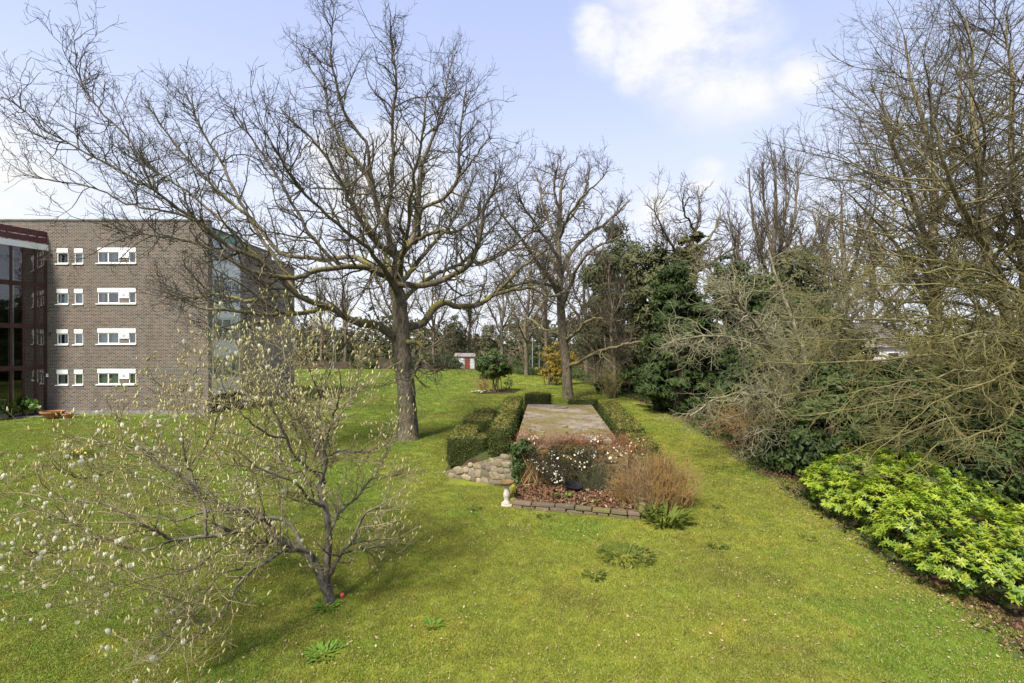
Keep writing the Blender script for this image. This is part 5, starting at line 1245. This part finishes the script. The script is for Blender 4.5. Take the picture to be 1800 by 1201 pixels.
sweep = [[(1850, gy(17.5), 0, 30), (1848, 720, 0, 24), (1846, 620, 0, 20), (1850, 520, 0, 17), (1850, 430, .2, 13), (1840, 330, .4, 9), (1830, 230, .6, 5)]]
for ys, xe, ye, dd_, w_ in ((650, 1330, 640, -1.5, 9), (600, 1380, 560, .8, 9), (560, 1480, 490, -1.0, 8), (620, 1430, 600, -3, 8), (680, 1400, 735, -2.6, 8), (640, 1350, 700, 1.0, 8), (700, 1480, 800, -3.4, 7), (660, 1500, 690, -4.4, 7), (540, 1470, 430, .5, 8),
        (520, 1520, 470, -2.5, 7), (600, 1560, 610, -4.5, 7), (690, 1540, 765, -.6, 7), (710, 1600, 830, -4.6, 6), (580, 1420, 520, 2.2, 8), (640, 1600, 740, -5.2, 6)):
    mx_ = (1846 + xe) / 2
    sweep.append([(1846, ys, 0, w_ * 1.25), (1790, ys - 12, dd_ * .25, w_), (mx_ + 40, (ys * .55 + ye * .45) - 22, dd_ * .6, w_ * .75), (mx_ - 70, ys * .3 + ye * .7 - 10, dd_ * .85, w_ * .5), (xe, ye, dd_, w_ * .22)])
P, Rr = limbs_from_px(sweep, 17.5, 24, .06); Rr[1:] *= .78
P1, R1 = spawn(P[1:], Rr[1:], 3.3, .08, 1.0, .8, .25, 2.0, .35, 9, .19, .0, .55, .03, .3, .011, flat=.6, tshort=.4)
P2, R2 = spawn(P1, R1, 3.6, .1, 1.0, .75, .25, .85, .35, 5, .24, .0, .7, .013, .5, .0072, flat=.7, tshort=.4)
P3, R3 = spawn(P2, R2, 3.4, .15, 1.0, .7, .25, .38, .3, 3, .18, .01, .8, .008, .7, .0058, tshort=.3, maxn=9000)
print('sweep', len(P1), len(P2), len(P3))
tree('hornbeam_tree', 'low branched tree at the right edge sweeping long mossy boughs over the dark bushes', (P[0, 0, 0], P[0, 0, 1], 0), [(P, Rr, 7)], [(P1, R1, 4), (P2, R2, 3), (P3, R3, 3)], M_sweepbark)

# pale twigged small tree leaning over the border
pale = [
 [(1450, gy(22), 0, 16), (1440, 735, -.2, 13), (1425, 700, -.6, 11), (1400, 655, -1.2, 9), (1360, 620, -1.9, 7.5), (1310, 600, -2.6, 6), (1250, 590, -3.4, 4), (1190, 600, -4, 2)],
 [(1440, 735, -.2, 9), (1400, 720, -1.6, 8), (1350, 690, -2.8, 6.5), (1300, 690, -3.8, 5), (1250, 705, -4.6, 3.5), (1215, 730, -5, 2)],
 [(1430, 710, -.5, 9), (1420, 640, .6, 8), (1395, 570, 1.4, 6.5), (1370, 500, 2, 5), (1350, 440, 2.4, 2.5)],
 [(1400, 655, -1.2, 7), (1350, 590, -.6, 6), (1300, 540, 0, 5), (1255, 500, .5, 3.5), (1215, 480, .9, 2)],
 [(1425, 700, -.6, 8), (1460, 640, -1.8, 7), (1480, 580, -2.6, 5.5), (1490, 520, -3.2, 4), (1480, 470, -3.6, 2)],
 [(1360, 620, -1.9, 6), (1320, 560, -3, 5), (1290, 520, -3.8, 4), (1280, 470, -4.4, 2)],
 [(1445, 745, 0, 8), (1420, 770, -1.6, 6.5), (1390, 760, -2.6, 5), (1350, 755, -3.4, 3.5), (1310, 770, -4, 2)]]
lev = bare_tree(pale, 22.0, 20, [dict(per_m=5.5, t0=.1, t1=1, ang=.9, angj=.3, L=2.0, Lj=.35, k=8, wob=.33, up=.0, rr=.6, rmax=.035, rtip=.3, rmin=.012),
    dict(per_m=4.2, t0=.1, t1=1, ang=.85, angj=.25, L=.95, Lj=.35, k=6, wob=.36, up=.0, rr=.7, rmax=.016, rtip=.5, rmin=.0085),
    dict(per_m=4.5, t0=.15, t1=1, ang=.8, angj=.25, L=.45, Lj=.3, k=3, wob=.25, up=.02, rr=.8, rmax=.010, rtip=.7, rmin=.0065)], .04)
print('pale', [len(l[0]) for l in lev])
tree('bare_tree', 'pale twigged tree drooping over the border in front of dark evergreens', (lev[0][0][0, 0, 0], 22.0, 0), [(lev[0][0], lev[0][1], 7)], [(lev[1][0], lev[1][1], 4), (lev[2][0], lev[2][1], 3), (lev[3][0], lev[3][1], 3)], M_palebark)

# olive twig thickets below the hornbeams
def thicket(label, x, y, rx, ry, h, n, mat, droop=(0, 0, 0), name='bare_shrub', seed_r=.03, k3=3.0):
    a = rng.random(n) * 6.283; q = np.sqrt(rng.random(n))
    b = np.column_stack([x + .25 * rx * q * np.cos(a), y + .25 * ry * q * np.sin(a), np.zeros(n)])
    t = np.column_stack([x + rx * q * np.cos(a), y + ry * q * np.sin(a), h * np.sqrt(np.clip(1.05 - q ** 2 * .75, .1, 1)) * rng.uniform(.6, 1.05, n)])
    P, Rr = stems_mesh(b, t, seed_r, 12, .35, .07)
    P2, R2 = spawn(P, Rr, 2.2, .25, 1, .85, .3, 1.5, .35, 7, .2, .0, .55, .018, .4, .008, bias=droop)
    P3, R3 = spawn(P2, R2, 3.2, .12, 1, .8, .25, .7, .35, 5, .2, .0, .7, .010, .6, .006, bias=droop, maxn=4500)
    P4, R4 = spawn(P3, R3, k3, .2, 1, .75, .25, .32, .3, 3, .2, 0, .8, .0075, .8, .0055, maxn=5000)
    root = thing(name, label, 'shrub', (x, y, 0)); off = np.array([x, y, 0])
    link('stem', tube_mesh('stem', [(P - off, Rr, 5)]), mat, root); link('twigs', tube_mesh('twigs', [(P2 - off, R2, 3), (P3 - off, R3, 3), (P4 - off, R4, 3)]), mat, root, 'stuff')
    return root
thicket('tall tan twigged shrub standing between the pale tree and the hornbeams', 15.4, 24.5, 2.6, 2.0, 6.8, 34, M_tanbark)
thicket('wide olive tangle of bare twigs arching over the dark bushes behind the golden shrub', 14.2, 17.0, 3.2, 1.6, 3.6, 20, M_tanbark, (-.04, -.02, -.04))
thicket('low bare tangle of twigs at the right edge behind the golden shrub', 16.0, 14.8, 2.4, 1.3, 3.0, 16, M_tanbark, (-.05, 0, -.03))
thicket('thin brown thicket on the ground by the far end of the dark bushes', 11.6, 24.0, 1.4, 1.5, 1.6, 45, M_shrubtwig)

# ------------------------------------------------------------------ evergreens
bush('holly_bush', 'dark holly bush behind the golden shrub at the lawn border', (12.2, 18.6, 0), [(0, 0, 1.6, 2.1, 1.6, 1.7), (.9, .3, 2.9, 1.6, 1.4, 1.3), (-1.1, .4, .9, 1.2, 1.3, .9)], 190, .5, 15000, .19, L_holly, 10, .07)
bush('laurel_bush', 'dark laurel mass under the hornbeam behind the golden shrub', (15.6, 17.6, 0), [(0, 0, 1.8, 2.6, 1.9, 1.9), (1.9, .3, 2.4, 2.2, 1.8, 2.2), (-1.2, .3, 2.4, 1.8, 1.6, 1.7)], 240, .55, 19000, .22, L_laurel, 10, .07)
bush('laurel_bush', 'dark bush at the right edge below the drooping twigs', (17.0, 14.6, 0), [(0, 0, 1.5, 2.6, 1.8, 1.6), (-2.6, .6, 1.0, 1.7, 1.4, 1.1)], 160, .5, 12000, .2, L_holly, 8, .06)
bush('holly_bush', 'rounded dark holly standing under the pale drooping branches', (13.4, 26.5, 0), [(0, 0, 2.0, 2.5, 2.0, 2.1), (1.0, .5, 3.8, 2.0, 1.7, 1.8), (3.2, 0, 2.6, 2.2, 1.8, 2.4)], 210, .6, 16000, .25, L_holly, 10, .07)
bush('yew_tree', 'broad dark yew with drooping skirts behind the second oak', (11.9, 35.0, 0), [(0, 0, 2.0, 3.0, 2.6, 2.0), (.3, 0, 4.8, 2.6, 2.3, 2.4), (.5, .2, 7.4, 2.0, 1.8, 2.2), (-.2, .2, 9.3, 1.2, 1.2, 1.5), (2.2, 0, 3.2, 1.8, 1.6, 2.2)], 420, .6, 26000, .34, L_yew, 14, .12, cat_='tree', asp=.3, flat=.5)
bush('yew_tree', 'second dark yew rising behind the pale twigged tree', (16.8, 38.0, 0), [(0, 0, 3.0, 3.4, 3.0, 3.0), (.2, 0, 6.8, 2.8, 2.6, 2.8), (.4, .2, 9.6, 1.8, 1.8, 2.0)], 330, .65, 19000, .38, L_yew, 12, .14, cat_='tree', asp=.3, flat=.5)
bush('conifer_tree', 'olive green conifer rising behind the tan twigged shrub', (23.5, 40.0, 0), [(0, 0, 3.5, 3.2, 3.0, 3.5), (.2, 0, 7.5, 2.8, 2.6, 3.2), (0, .2, 11.0, 1.9, 1.9, 2.4)], 330, .6, 17000, .36, L_olive, 10, .12, cat_='tree', asp=.3, flat=.8)
bush('laurel_bush', 'dark evergreen bank below the distant roof on the right', (21.5, 27.0, 0), [(0, 0, 2.0, 3.4, 2.0, 2.2), (3.5, 0, 2.2, 3.0, 2.0, 2.2), (-2.8, .3, 1.5, 2.2, 1.8, 1.6)], 190, .65, 12000, .32, L_laurel, 10, .08)
bush('holly_tree', 'tall dark holly filling the wood behind the tan twigged shrub', (17.6, 29.5, 0), [(0, 0, 3.0, 2.6, 2.2, 3.0), (.3, 0, 5.8, 2.0, 1.8, 2.3), (2.4, .4, 3.4, 2.2, 1.9, 2.8)], 260, .65, 13000, .34, L_holly, 10, .1, cat_='tree', asp=.45)
bush('pine_tree', 'smaller olive pine rising left of the scraggy pine', (9.6, 54.0, 0), [(0, 0, 6.0, 2.6, 2.2, 2.6), (.5, 0, 9.6, 2.3, 2.0, 2.2), (-.3, .3, 12.6, 1.7, 1.5, 1.6), (1.2, 0, 14.2, 1.2, 1.2, 1.0)], 130, 1.0, 9000, .42, L_olive, 30, .11, cat_='tree', asp=.22, shell=.8)
bush('evergreen_tree', 'olive leaved tree between the scraggy pine and the broad yew', (13.2, 46.0, 0), [(0, 0, 4.0, 2.8, 2.4, 3.8), (.4, 0, 8.8, 2.8, 2.2, 3.2), (1.6, .3, 12.2, 2.2, 1.8, 2.0), (-1.2, .3, 12.0, 1.6, 1.5, 1.9)], 280, .85, 13000, .42, L_olive, 16, .12, cat_='tree', asp=.35, shell=.6)
bush('evergreen_tree', 'dark dense tree between the second yew and the olive conifer', (20.6, 41.0, 0), [(0, 0, 4.2, 3.2, 2.6, 4.2), (.2, 0, 8.4, 2.4, 2.2, 2.6)], 240, .8, 10000, .45, L_laurel, 12, .12, cat_='tree', asp=.4)
thicket('brown twiggy undergrowth between the slim young tree and the broad yew', 8.8, 43.5, 1.8, 1.4, 3.2, 26, M_tanbark)
bush('laurel_bush', 'low dark evergreen under the gap left of the broad yew', (9.6, 47.0, 0), [(0, 0, .9, 1.8, 1.5, 1.1), (2.4, 1, 1.4, 2.0, 1.5, 1.5)], 80, .45, 4500, .3, L_holly, 6, .05)
# scots pine and ivy clad oak behind
bush('pine_tree', 'scraggy pine with olive needle clumps left of the ivy clad oak', (12.6, 56.0, 0), [(0, 0, 15.0, 2.6, 2.3, 2.2), (-1.6, 0, 12.2, 2.0, 1.9, 1.4), (1.8, .2, 11.5, 2.8, 2.0, 1.8), (-.5, .4, 18.0, 1.2, 1.2, 1.4), (1, 0, 8.2, 2.8, 2.2, 1.8), (-1.5, 0, 7.2, 2.2, 2.0, 1.5)], 130, 1.0, 13000, .42, L_pine, 40, .12, cat_='tree', asp=.22, shell=.8)
bush('climbing_ivy', 'golden ivy clothing the trunk of the oak behind the yews', (17.3, 47.0, 0), [(0, 0, 7.5, .75, .75, 7.3), (.7, 0, 14.0, .6, .6, 2.2), (-.8, 0, 13.4, .6, .5, 1.8)], 170, .5, 8500, .3, L_ivygold, 0, cat_='ivy')
oak3 = [
 [(1213, gy(47), 0, 16), (1213, 600, 0, 14), (1212, 520, 0, 12), (1210, 460, .3, 10), (1222, 410, .6, 8), (1230, 370, .8, 5), (1228, 340, 1, 2)],
 [(1210, 470, .2, 8), (1180, 430, -1.6, 6.5), (1165, 400, -2.6, 5), (1150, 370, -3.4, 3), (1158, 345, -4, 2)],
 [(1213, 450, .3, 8), (1245, 420, 1.8, 6), (1262, 390, 3, 4.5), (1270, 360, 3.8, 2)],
 [(1212, 500, .1, 7), (1170, 480, 2, 5.5), (1140, 460, 3.4, 4), (1115, 440, 4.6, 2)],
 [(1212, 490, .1, 7), (1250, 460, -2, 5.5), (1285, 440, -3.6, 4), (1310, 420, -4.8, 2)],
 [(1222, 410, .6, 6), (1205, 375, -.6, 4.5), (1200, 350, -1.4, 3), (1205, 332, -2, 2)]]
bspec = [dict(per_m=2.2, t0=.2, t1=1, ang=.9, angj=.25, L=3.0, Lj=.35, k=8, wob=.28, up=.08, rr=.6, rmax=.07, rtip=.3, rmin=.02),
    dict(per_m=3.2, t0=.15, t1=1, ang=.85, angj=.25, L=1.4, Lj=.35, k=6, wob=.28, up=.08, rr=.7, rmax=.03, rtip=.45, rmin=.015),
    dict(per_m=3.2, t0=.15, t1=1, ang=.8, angj=.25, L=.65, Lj=.35, k=4, wob=.26, up=.08, rr=.8, rmax=.016, rtip=.6, rmin=.011)]
oak3 = [[(a, b, c, d_ * .72) for a, b, c, d_ in lm] for lm in oak3]
lev = bare_tree(oak3, 47.0, 20, bspec, .06); print('oak3', [len(l[0]) for l in lev])
tree('oak_tree', 'bare oak with an ivy clad trunk rising above the dark yews', (lev[0][0][0, 0, 0], 47, 0), [(lev[0][0], lev[0][1], 7)], [(lev[1][0], lev[1][1], 4), (lev[2][0], lev[2][1], 3), (lev[3][0], lev[3][1], 3)], M_oakbark2)
# upright fine twigged trees
fine = [
 [(1362, gy(42), 0, 13), (1360, 560, 0, 11), (1360, 460, 0, 9), (1362, 380, .2, 6.5), (1362, 320, .3, 4), (1360, 262, .4, 2)],
 [(1360, 520, 0, 7), (1340, 450, -.8, 6), (1325, 390, -1.4, 4.5), (1318, 330, -1.8, 3), (1315, 295, -2, 2)],
 [(1361, 500, 0, 7), (1385, 430, .9, 6), (1398, 370, 1.4, 4.5), (1402, 320, 1.7, 3), (1400, 290, 1.9, 2)],
 [(1360, 470, 0, 6), (1350, 400, 1.6, 5), (1342, 340, 2.4, 3.5), (1340, 290, 2.8, 2)],
 [(1361, 480, 0, 6), (1376, 410, -1.6, 5), (1382, 350, -2.4, 3.5), (1380, 280, -2.8, 2)],
 [(1360, 560, 0, 6), (1310, 480, -1, 5), (1290, 420, -1.6, 3.5), (1280, 370, -2, 2)],
 [(1361, 560, 0, 6), (1410, 480, 1, 5), (1430, 430, 1.6, 3.5), (1440, 380, 2, 2)]]
fspec = [dict(per_m=2.2, t0=.1, t1=1, ang=.55, angj=.2, L=3.0, Lj=.3, k=8, wob=.09, up=.09, rr=.55, rmax=.05, rtip=.3, rmin=.016),
    dict(per_m=3.6, t0=.15, t1=1, ang=.55, angj=.2, L=1.4, Lj=.3, k=6, wob=.12, up=.08, rr=.65, rmax=.025, rtip=.5, rmin=.012),
    dict(per_m=3.2, t0=.15, t1=1, ang=.55, angj=.2, L=.7, Lj=.3, k=4, wob=.12, up=.06, rr=.8, rmax=.014, rtip=.7, rmin=.009)]
lev = bare_tree(fine, 42.0, 20, fspec, .05); print('fine', [len(l[0]) for l in lev])
ft = tree('bare_tree', 'tall upright fine twigged tree left of the hornbeams', (lev[0][0][0, 0, 0], 42, 0), [(lev[0][0], lev[0][1], 7)], [(lev[1][0], lev[1][1], 4), (lev[2][0], lev[2][1], 3), (lev[3][0], lev[3][1], 3)], M_oakbark2)

def copy_tree(src, loc, rot, s, label, group=None, sz=None):
    r = src.copy(); COL.objects.link(r); r.location = loc; r.rotation_euler = (0, 0, rot); r.scale = (s, s, sz or s); r['label'] = label
    if group: r['group'] = group
    for ch in list(src.children):
        c = ch.copy(); COL.objects.link(c); c.parent = r
    return r
# a background bare tree, small enough to reuse
bgt = [
 [(900, gy(100), 0, 7), (900, 620, 0, 6), (899, 580, 0, 5), (902, 545, .3, 4), (900, 510, .6, 2.5), (901, 480, .8, 1.2)],
 [(900, 590, 0, 3.5), (885, 560, -1.5, 2.8), (872, 530, -2.5, 2), (866, 505, -3, 1)],
 [(900, 580, 0, 3.5), (915, 550, 2, 2.8), (928, 525, 3, 2), (934, 500, 3.6, 1)],
 [(900, 570, 0, 3), (893, 535, 2.5, 2.4), (886, 505, 4, 1.6), (884, 485, 4.6, 1)],
 [(901, 560, 0, 3), (910, 525, -2.5, 2.2), (916, 500, -4, 1.4), (918, 485, -4.6, 1)],
 [(900, 605, 0, 2.8), (875, 585, 2, 2), (855, 565, 3.6, 1)], [(900, 600, 0, 2.8), (925, 580, -2, 2), (945, 560, -3.6, 1)]]
lev = bare_tree(bgt, 100.0, 14, [dict(per_m=1.5, t0=.2, t1=1, ang=.75, angj=.25, L=3.4, Lj=.35, k=7, wob=.22, up=.07, rr=.6, rmax=.10, rtip=.35, rmin=.035),
    dict(per_m=2.0, t0=.15, t1=1, ang=.75, angj=.25, L=1.8, Lj=.35, k=5, wob=.24, up=.07, rr=.7, rmax=.05, rtip=.5, rmin=.028),
    dict(per_m=1.8, t0=.15, t1=1, ang=.7, angj=.25, L=1.0, Lj=.3, k=3, wob=.2, up=.06, rr=.8, rmax=.03, rtip=.7, rmin=.022)], .1)
print('bgt', [len(l[0]) for l in lev])
GRP = 'bare trees in the far wood'
far0 = tree('bare_tree', 'far bare tree standing behind the camellia bush, left of its crown', (0, 100, 0), [(lev[0][0], lev[0][1], 5)], [(lev[1][0], lev[1][1], 3), (lev[2][0], lev[2][1], 3), (lev[3][0], lev[3][1], 3)], M_oakbark2, GRP)
fars = [(-2.0, 100, 0, 1.0, None), (-33, 96, 1.3, 1.0, 'far bare tree glimpsed between the flats and the great oak trunk'), (-24, 100, 2.2, 1.05, 'far bare tree just left of the great oak trunk'),
        (-16, 98, 3.3, .95, 'far bare tree just right of the great oak trunk'), (-9.5, 108, 4.1, .9, 'far bare tree above the garden shed'), (2.2, 74, 5.0, .95, 'bare ivy stemmed tree between camellia bush and second oak'),
        (6.5, 92, .7, 1.1, 'far bare tree behind the golden forsythia'), (12, 78, 1.9, 1.0, 'far bare tree right of the second oak trunk'), (20, 66, 2.7, 1.0, 'bare tree behind the scraggy pine'),
        (27.5, 60, 3.6, 1.0, 'bare tree behind the ivy clad oak'), (37, 58, 4.4, 1.05, 'bare tree seen through the fine twigged tree'), (46, 62, 5.2, 1.0, 'bare tree seen through the left hornbeam branches'),
        (-41, 104, 2.9, 1.0, 'far bare tree peeping past the end of the flats'), (30, 44, 5.8, .95, 'bare tree between upright tree and hornbeams')]
for i, (x, y, ro, s, lab) in enumerate(fars):
    if i == 0: far0.location = (x, y, 0); continue
    copy_tree(far0, (x, y, 0), ro, s, lab, GRP)
# thin young trunk beside the wood edge path
yt = [[(1083, gy(44), 0, 7), (1079, 640, 0, 6), (1075, 590, 0, 5), (1076, 540, .1, 4), (1070, 500, .2, 3), (1072, 460, .3, 1.5)], [(1076, 590, 0, 3), (1062, 560, -.8, 2.4), (1050, 530, -1.2, 1.5)], [(1076, 560, 0, 3), (1090, 530, .8, 2.2), (1098, 500, 1.2, 1.2)]]
lev = bare_tree(yt, 44.0, 16, fspec, .05)
tree('young_tree', 'slim leaning young tree on the wood edge right of the second oak', (lev[0][0][0, 0, 0], 44, 0), [(lev[0][0], lev[0][1], 6)], [(lev[1][0], lev[1][1], 3), (lev[2][0], lev[2][1], 3), (lev[3][0], lev[3][1], 3)], M_oakbark2, cat_='tree')

# camellia in its bed
MB().poly([(-1.75 + 2.25 * math.cos(a), 49 + 1.9 * math.sin(a), .02) for a in np.linspace(0, 6.283, 40)[:-1]]).build('flower_bed', M_mulch, kind='structure')
bush('camellia_bush', 'dark glossy camellia on bare stems in a round bed', (-1.9, 49.2, 0), [(0, 0, 3.1, 1.65, 1.4, 1.25), (-.5, 0, 2.2, 1.3, 1.2, .8), (.7, .1, 2.3, 1.1, 1.1, .8)], 130, .4, 6500, .24, L_laurel, 12, .045)
thicket('low brown bare shrub at the left of the round camellia bed', -2.9, 48.4, .9, .7, 1.3, 24, M_shrubtwig)
bush('young_laurel', 'small thin leafy sapling at the right of the camellia bed', (-.35, 48.6, 0), [(0, 0, .9, .5, .5, .7)], 30, .2, 240, .16, L_laurel, 6, .02)
root = thing('snowdrop_clump', 'pale flower patch at the front of the camellia bed', 'flowers', (-3.1, 47.7, 0)); C = np.column_stack([rng.normal(size=220) * .45, rng.normal(size=220) * .2, .05 + .2 * rng.random(220)]); link('leaves', leaf_cards('leaves', C, np.tile([0, 0, 1.], (220, 1)), .11, .5, jitter=.7), L_cover, root, 'stuff'); link('blossom', leaf_cards('blossom', C[:90] + [0, 0, .08], np.tile([0, -.5, 1.], (90, 1)), .09, .7), L_white, root, 'stuff')
bush('forsythia_bush', 'bright yellow forsythia glowing behind the second oak trunk', (4.6, 57.0, 0), [(0, 0, 2.6, 1.7, 1.4, 2.2), (.6, 0, 1.5, 1.8, 1.4, 1.3), (2.2, .6, 3.0, 1.4, 1.3, 1.8)], 150, .45, 5200, .2, L_forsythia, 26, .04, cat_='bush', shell=.8)
# far end: shed, wall, poles, conifers, evergreen line
MB().poly([(-17, 87.5, .03), (-7.3, 88.5, .03), (-7.6, 93.5, .03), (-18, 93.5, .03)]).build('mulch_bed', M_mulch, kind='structure')
M_shedwall = plain_mat('weathered_white_boards', (0.42, 0.42, 0.40), 0.9, 0.3, 3.0)
sh = thing('garden_shed', 'pale shed with a red brown door at the far end of the lawn', 'shed', (-9.2, 94, 0))
MB().box(-1.9, 1.9, 0, 2.6, 0, 2.35).build('wall', M_shedwall, sh); MB().hexa([(-2.1, -.3, 2.36), (2.1, -.3, 2.36), (2.1, 2.8, 2.36), (-2.1, 2.8, 2.36), (-2.0, 1.0, 3.0), (2.0, 1.0, 3.0), (2.0, 1.5, 3.0), (-2.0, 1.5, 3.0)]).build('roof', M_roof, sh)
MB().box(.0, 1.0, -.05, -.003, .05, 2.1).build('door', M_reddoor, sh)
wf = MB().box(-1.3, -.3, -.06, -.003, .2, 2.0).build('window', M_white, sh); MB().box(-1.2, -.4, -.07, -.061, .9, 1.9).build('pane', M_curtain, wf)
gw = thing('garden_fence', 'dark brown panel fence glimpsed beyond the lawn behind the great oak', 'fence', (-40, 95, 0))
for i in range(14):
    MB().box(i * 1.95, i * 1.95 + 1.85, 0, .06, .05, 1.35 + random.uniform(-.05, .05)).build('panel', M_fence, gw); MB().box(i * 1.95 - .09, i * 1.95 - .005, -.02, .08, 0, 1.5).build('post', M_fence, gw)
for lab, px, y, h_ in (('slim grey lamp post behind the second oak', 948, 80, 4.0), ('thin pale pole left of the lamp post', 936, 84, 5.2), ('thin white pole glimpsed left of the great oak trunk', 586, 90, 5.0)):
    pl_ = thing('lamp_post', lab, 'post', ((px - CX) / F * y, y, 0)); MB().lathe([(.10, 0), (.07, .3), (.055, h_ - .3), (.055, h_)], 0, 0, 8).build('pole', M_metal, pl_)
    MB().lathe([(.05, h_), (.16, h_ + .06), (.2, h_ + .45), (.10, h_ + .6)], 0, 0, 8).build('lamp', M_metal, pl_)
for lab, x, y, h_, wd in (('olive conifer column rising right of the great oak trunk', -12.6, 106, 11.5, 3.0), ('broad olive conifer beyond the camellia bush', -5.0, 104, 10.5, 2.6), ('dark conifer far off between the flats and the oak', -46, 108, 9.5, 3.4), ('low dark conifer far off left of the great oak trunk', -36, 104, 8.0, 3.2), ('dark evergreen behind the lamp post', 6.0, 98, 8.5, 3.0), ('olive evergreen behind the far right bare trees', 15.0, 92, 11, 3.0)):
    bush('conifer_tree', lab, (x, y, 0), [(0, 0, h_ * .3, wd, wd, h_ * .3), (0, 0, h_ * .6, wd * .75, wd * .75, h_ * .28), (0, 0, h_ * .82, wd * .45, wd * .45, h_ * .2)], 120, .8, 3600, .42, L_olive if 'olive' in lab else L_pine, 5, .15, cat_='tree', group='conifers at the far end of the garden', asp=.35)
for lab, x, y, rx, h_ in (('dark evergreen shrub beside the garden shed', -13.5, 95, 2.6, 3.4), ('dark shrub overlapping the left half of the garden shed', -10.9, 92.6, 1.3, 2.2), ('round dark shrub right of the garden shed', -4.2, 95, 2.0, 3.0), ('wide dark shrub below the lamp post', 3.0, 88, 3.2, 3.6), ('dark shrub at the far lawn edge behind the great oak', -20.5, 95, 3.0, 2.6), ('low round shrub by the far fence', -29, 93.5, 2.4, 2.0)):
    bush('evergreen_shrub', lab, (x, y, 0), [(0, 0, h_ * .45, rx, rx * .7, h_ * .5)], 60, .6, 1500, .32, L_holly, 4, .06, group='evergreen shrubs along the far lawn edge')
# far wood closing the view, one mass of twiggy crowns
n = 27000; ang_ = rng.uniform(-1.05, 1.05, n); dist = rng.uniform(125, 190, n); x = np.tan(ang_) * 140 + rng.normal(size=n) * 4; y = dist
top = 9.6 + 2.5 * np.sin(x * .13) + 1.8 * np.sin(x * .31 + 1) + 1.5 * np.sin(x * .71 + 2)
C = np.column_stack([x, y, .3 + np.clip(top, 3, 14) * rng.random(n) ** .8])
link('far_wood', leaf_cards('far_wood', C, nrm(rng.normal(size=(n, 3))), 1.3, .5), L_farwood, None, 'stuff')
# distant house with a grey roof on the right
hs_ = thing('distant_house', 'grey roofed house glimpsed through twigs on the right', 'house', (42.5, 58, 0))
MB().box(-5, 5, 0, 7, 0, 4.6).build('wall', M_render, hs_)
MB().poly([(-5.4, -.4, 4.5), (5.4, -.4, 4.5), (4.2, 3.5, 7.4), (-4.2, 3.5, 7.4)]).poly([(5.4, 7.4, 4.5), (-5.4, 7.4, 4.5), (-4.2, 3.5, 7.4), (4.2, 3.5, 7.4)]).poly([(-5.4, 7.4, 4.5), (-5.4, -.4, 4.5), (-4.2, 3.5, 7.4)]).poly([(5.4, -.4, 4.5), (5.4, 7.4, 4.5), (4.2, 3.5, 7.4)]).poly([(-5.4, -.4, 4.5), (-5.4, 7.4, 4.5), (5.4, 7.4, 4.5), (5.4, -.4, 4.5)]).build('roof', M_roof, hs_)
for xx in (-3.2, 0, 3.2):
    wf = MB().box(xx - .7, xx + .7, -.06, -.003, 2.6, 3.9).build('window', M_white, hs_); MB().box(xx - .6, xx + .6, -.07, -.061, 2.7, 3.8).build('pane', M_dark, wf)
tt = sum(sum(max(0, p.loop_total - 2) for p in o.data.polygons) if len(o.data.polygons) < 2000 else int(len(o.data.loops) - 2 * len(o.data.polygons)) for o in scene.objects if o.type == 'MESH')
print('triangles', tt, 'objects', len(scene.objects))
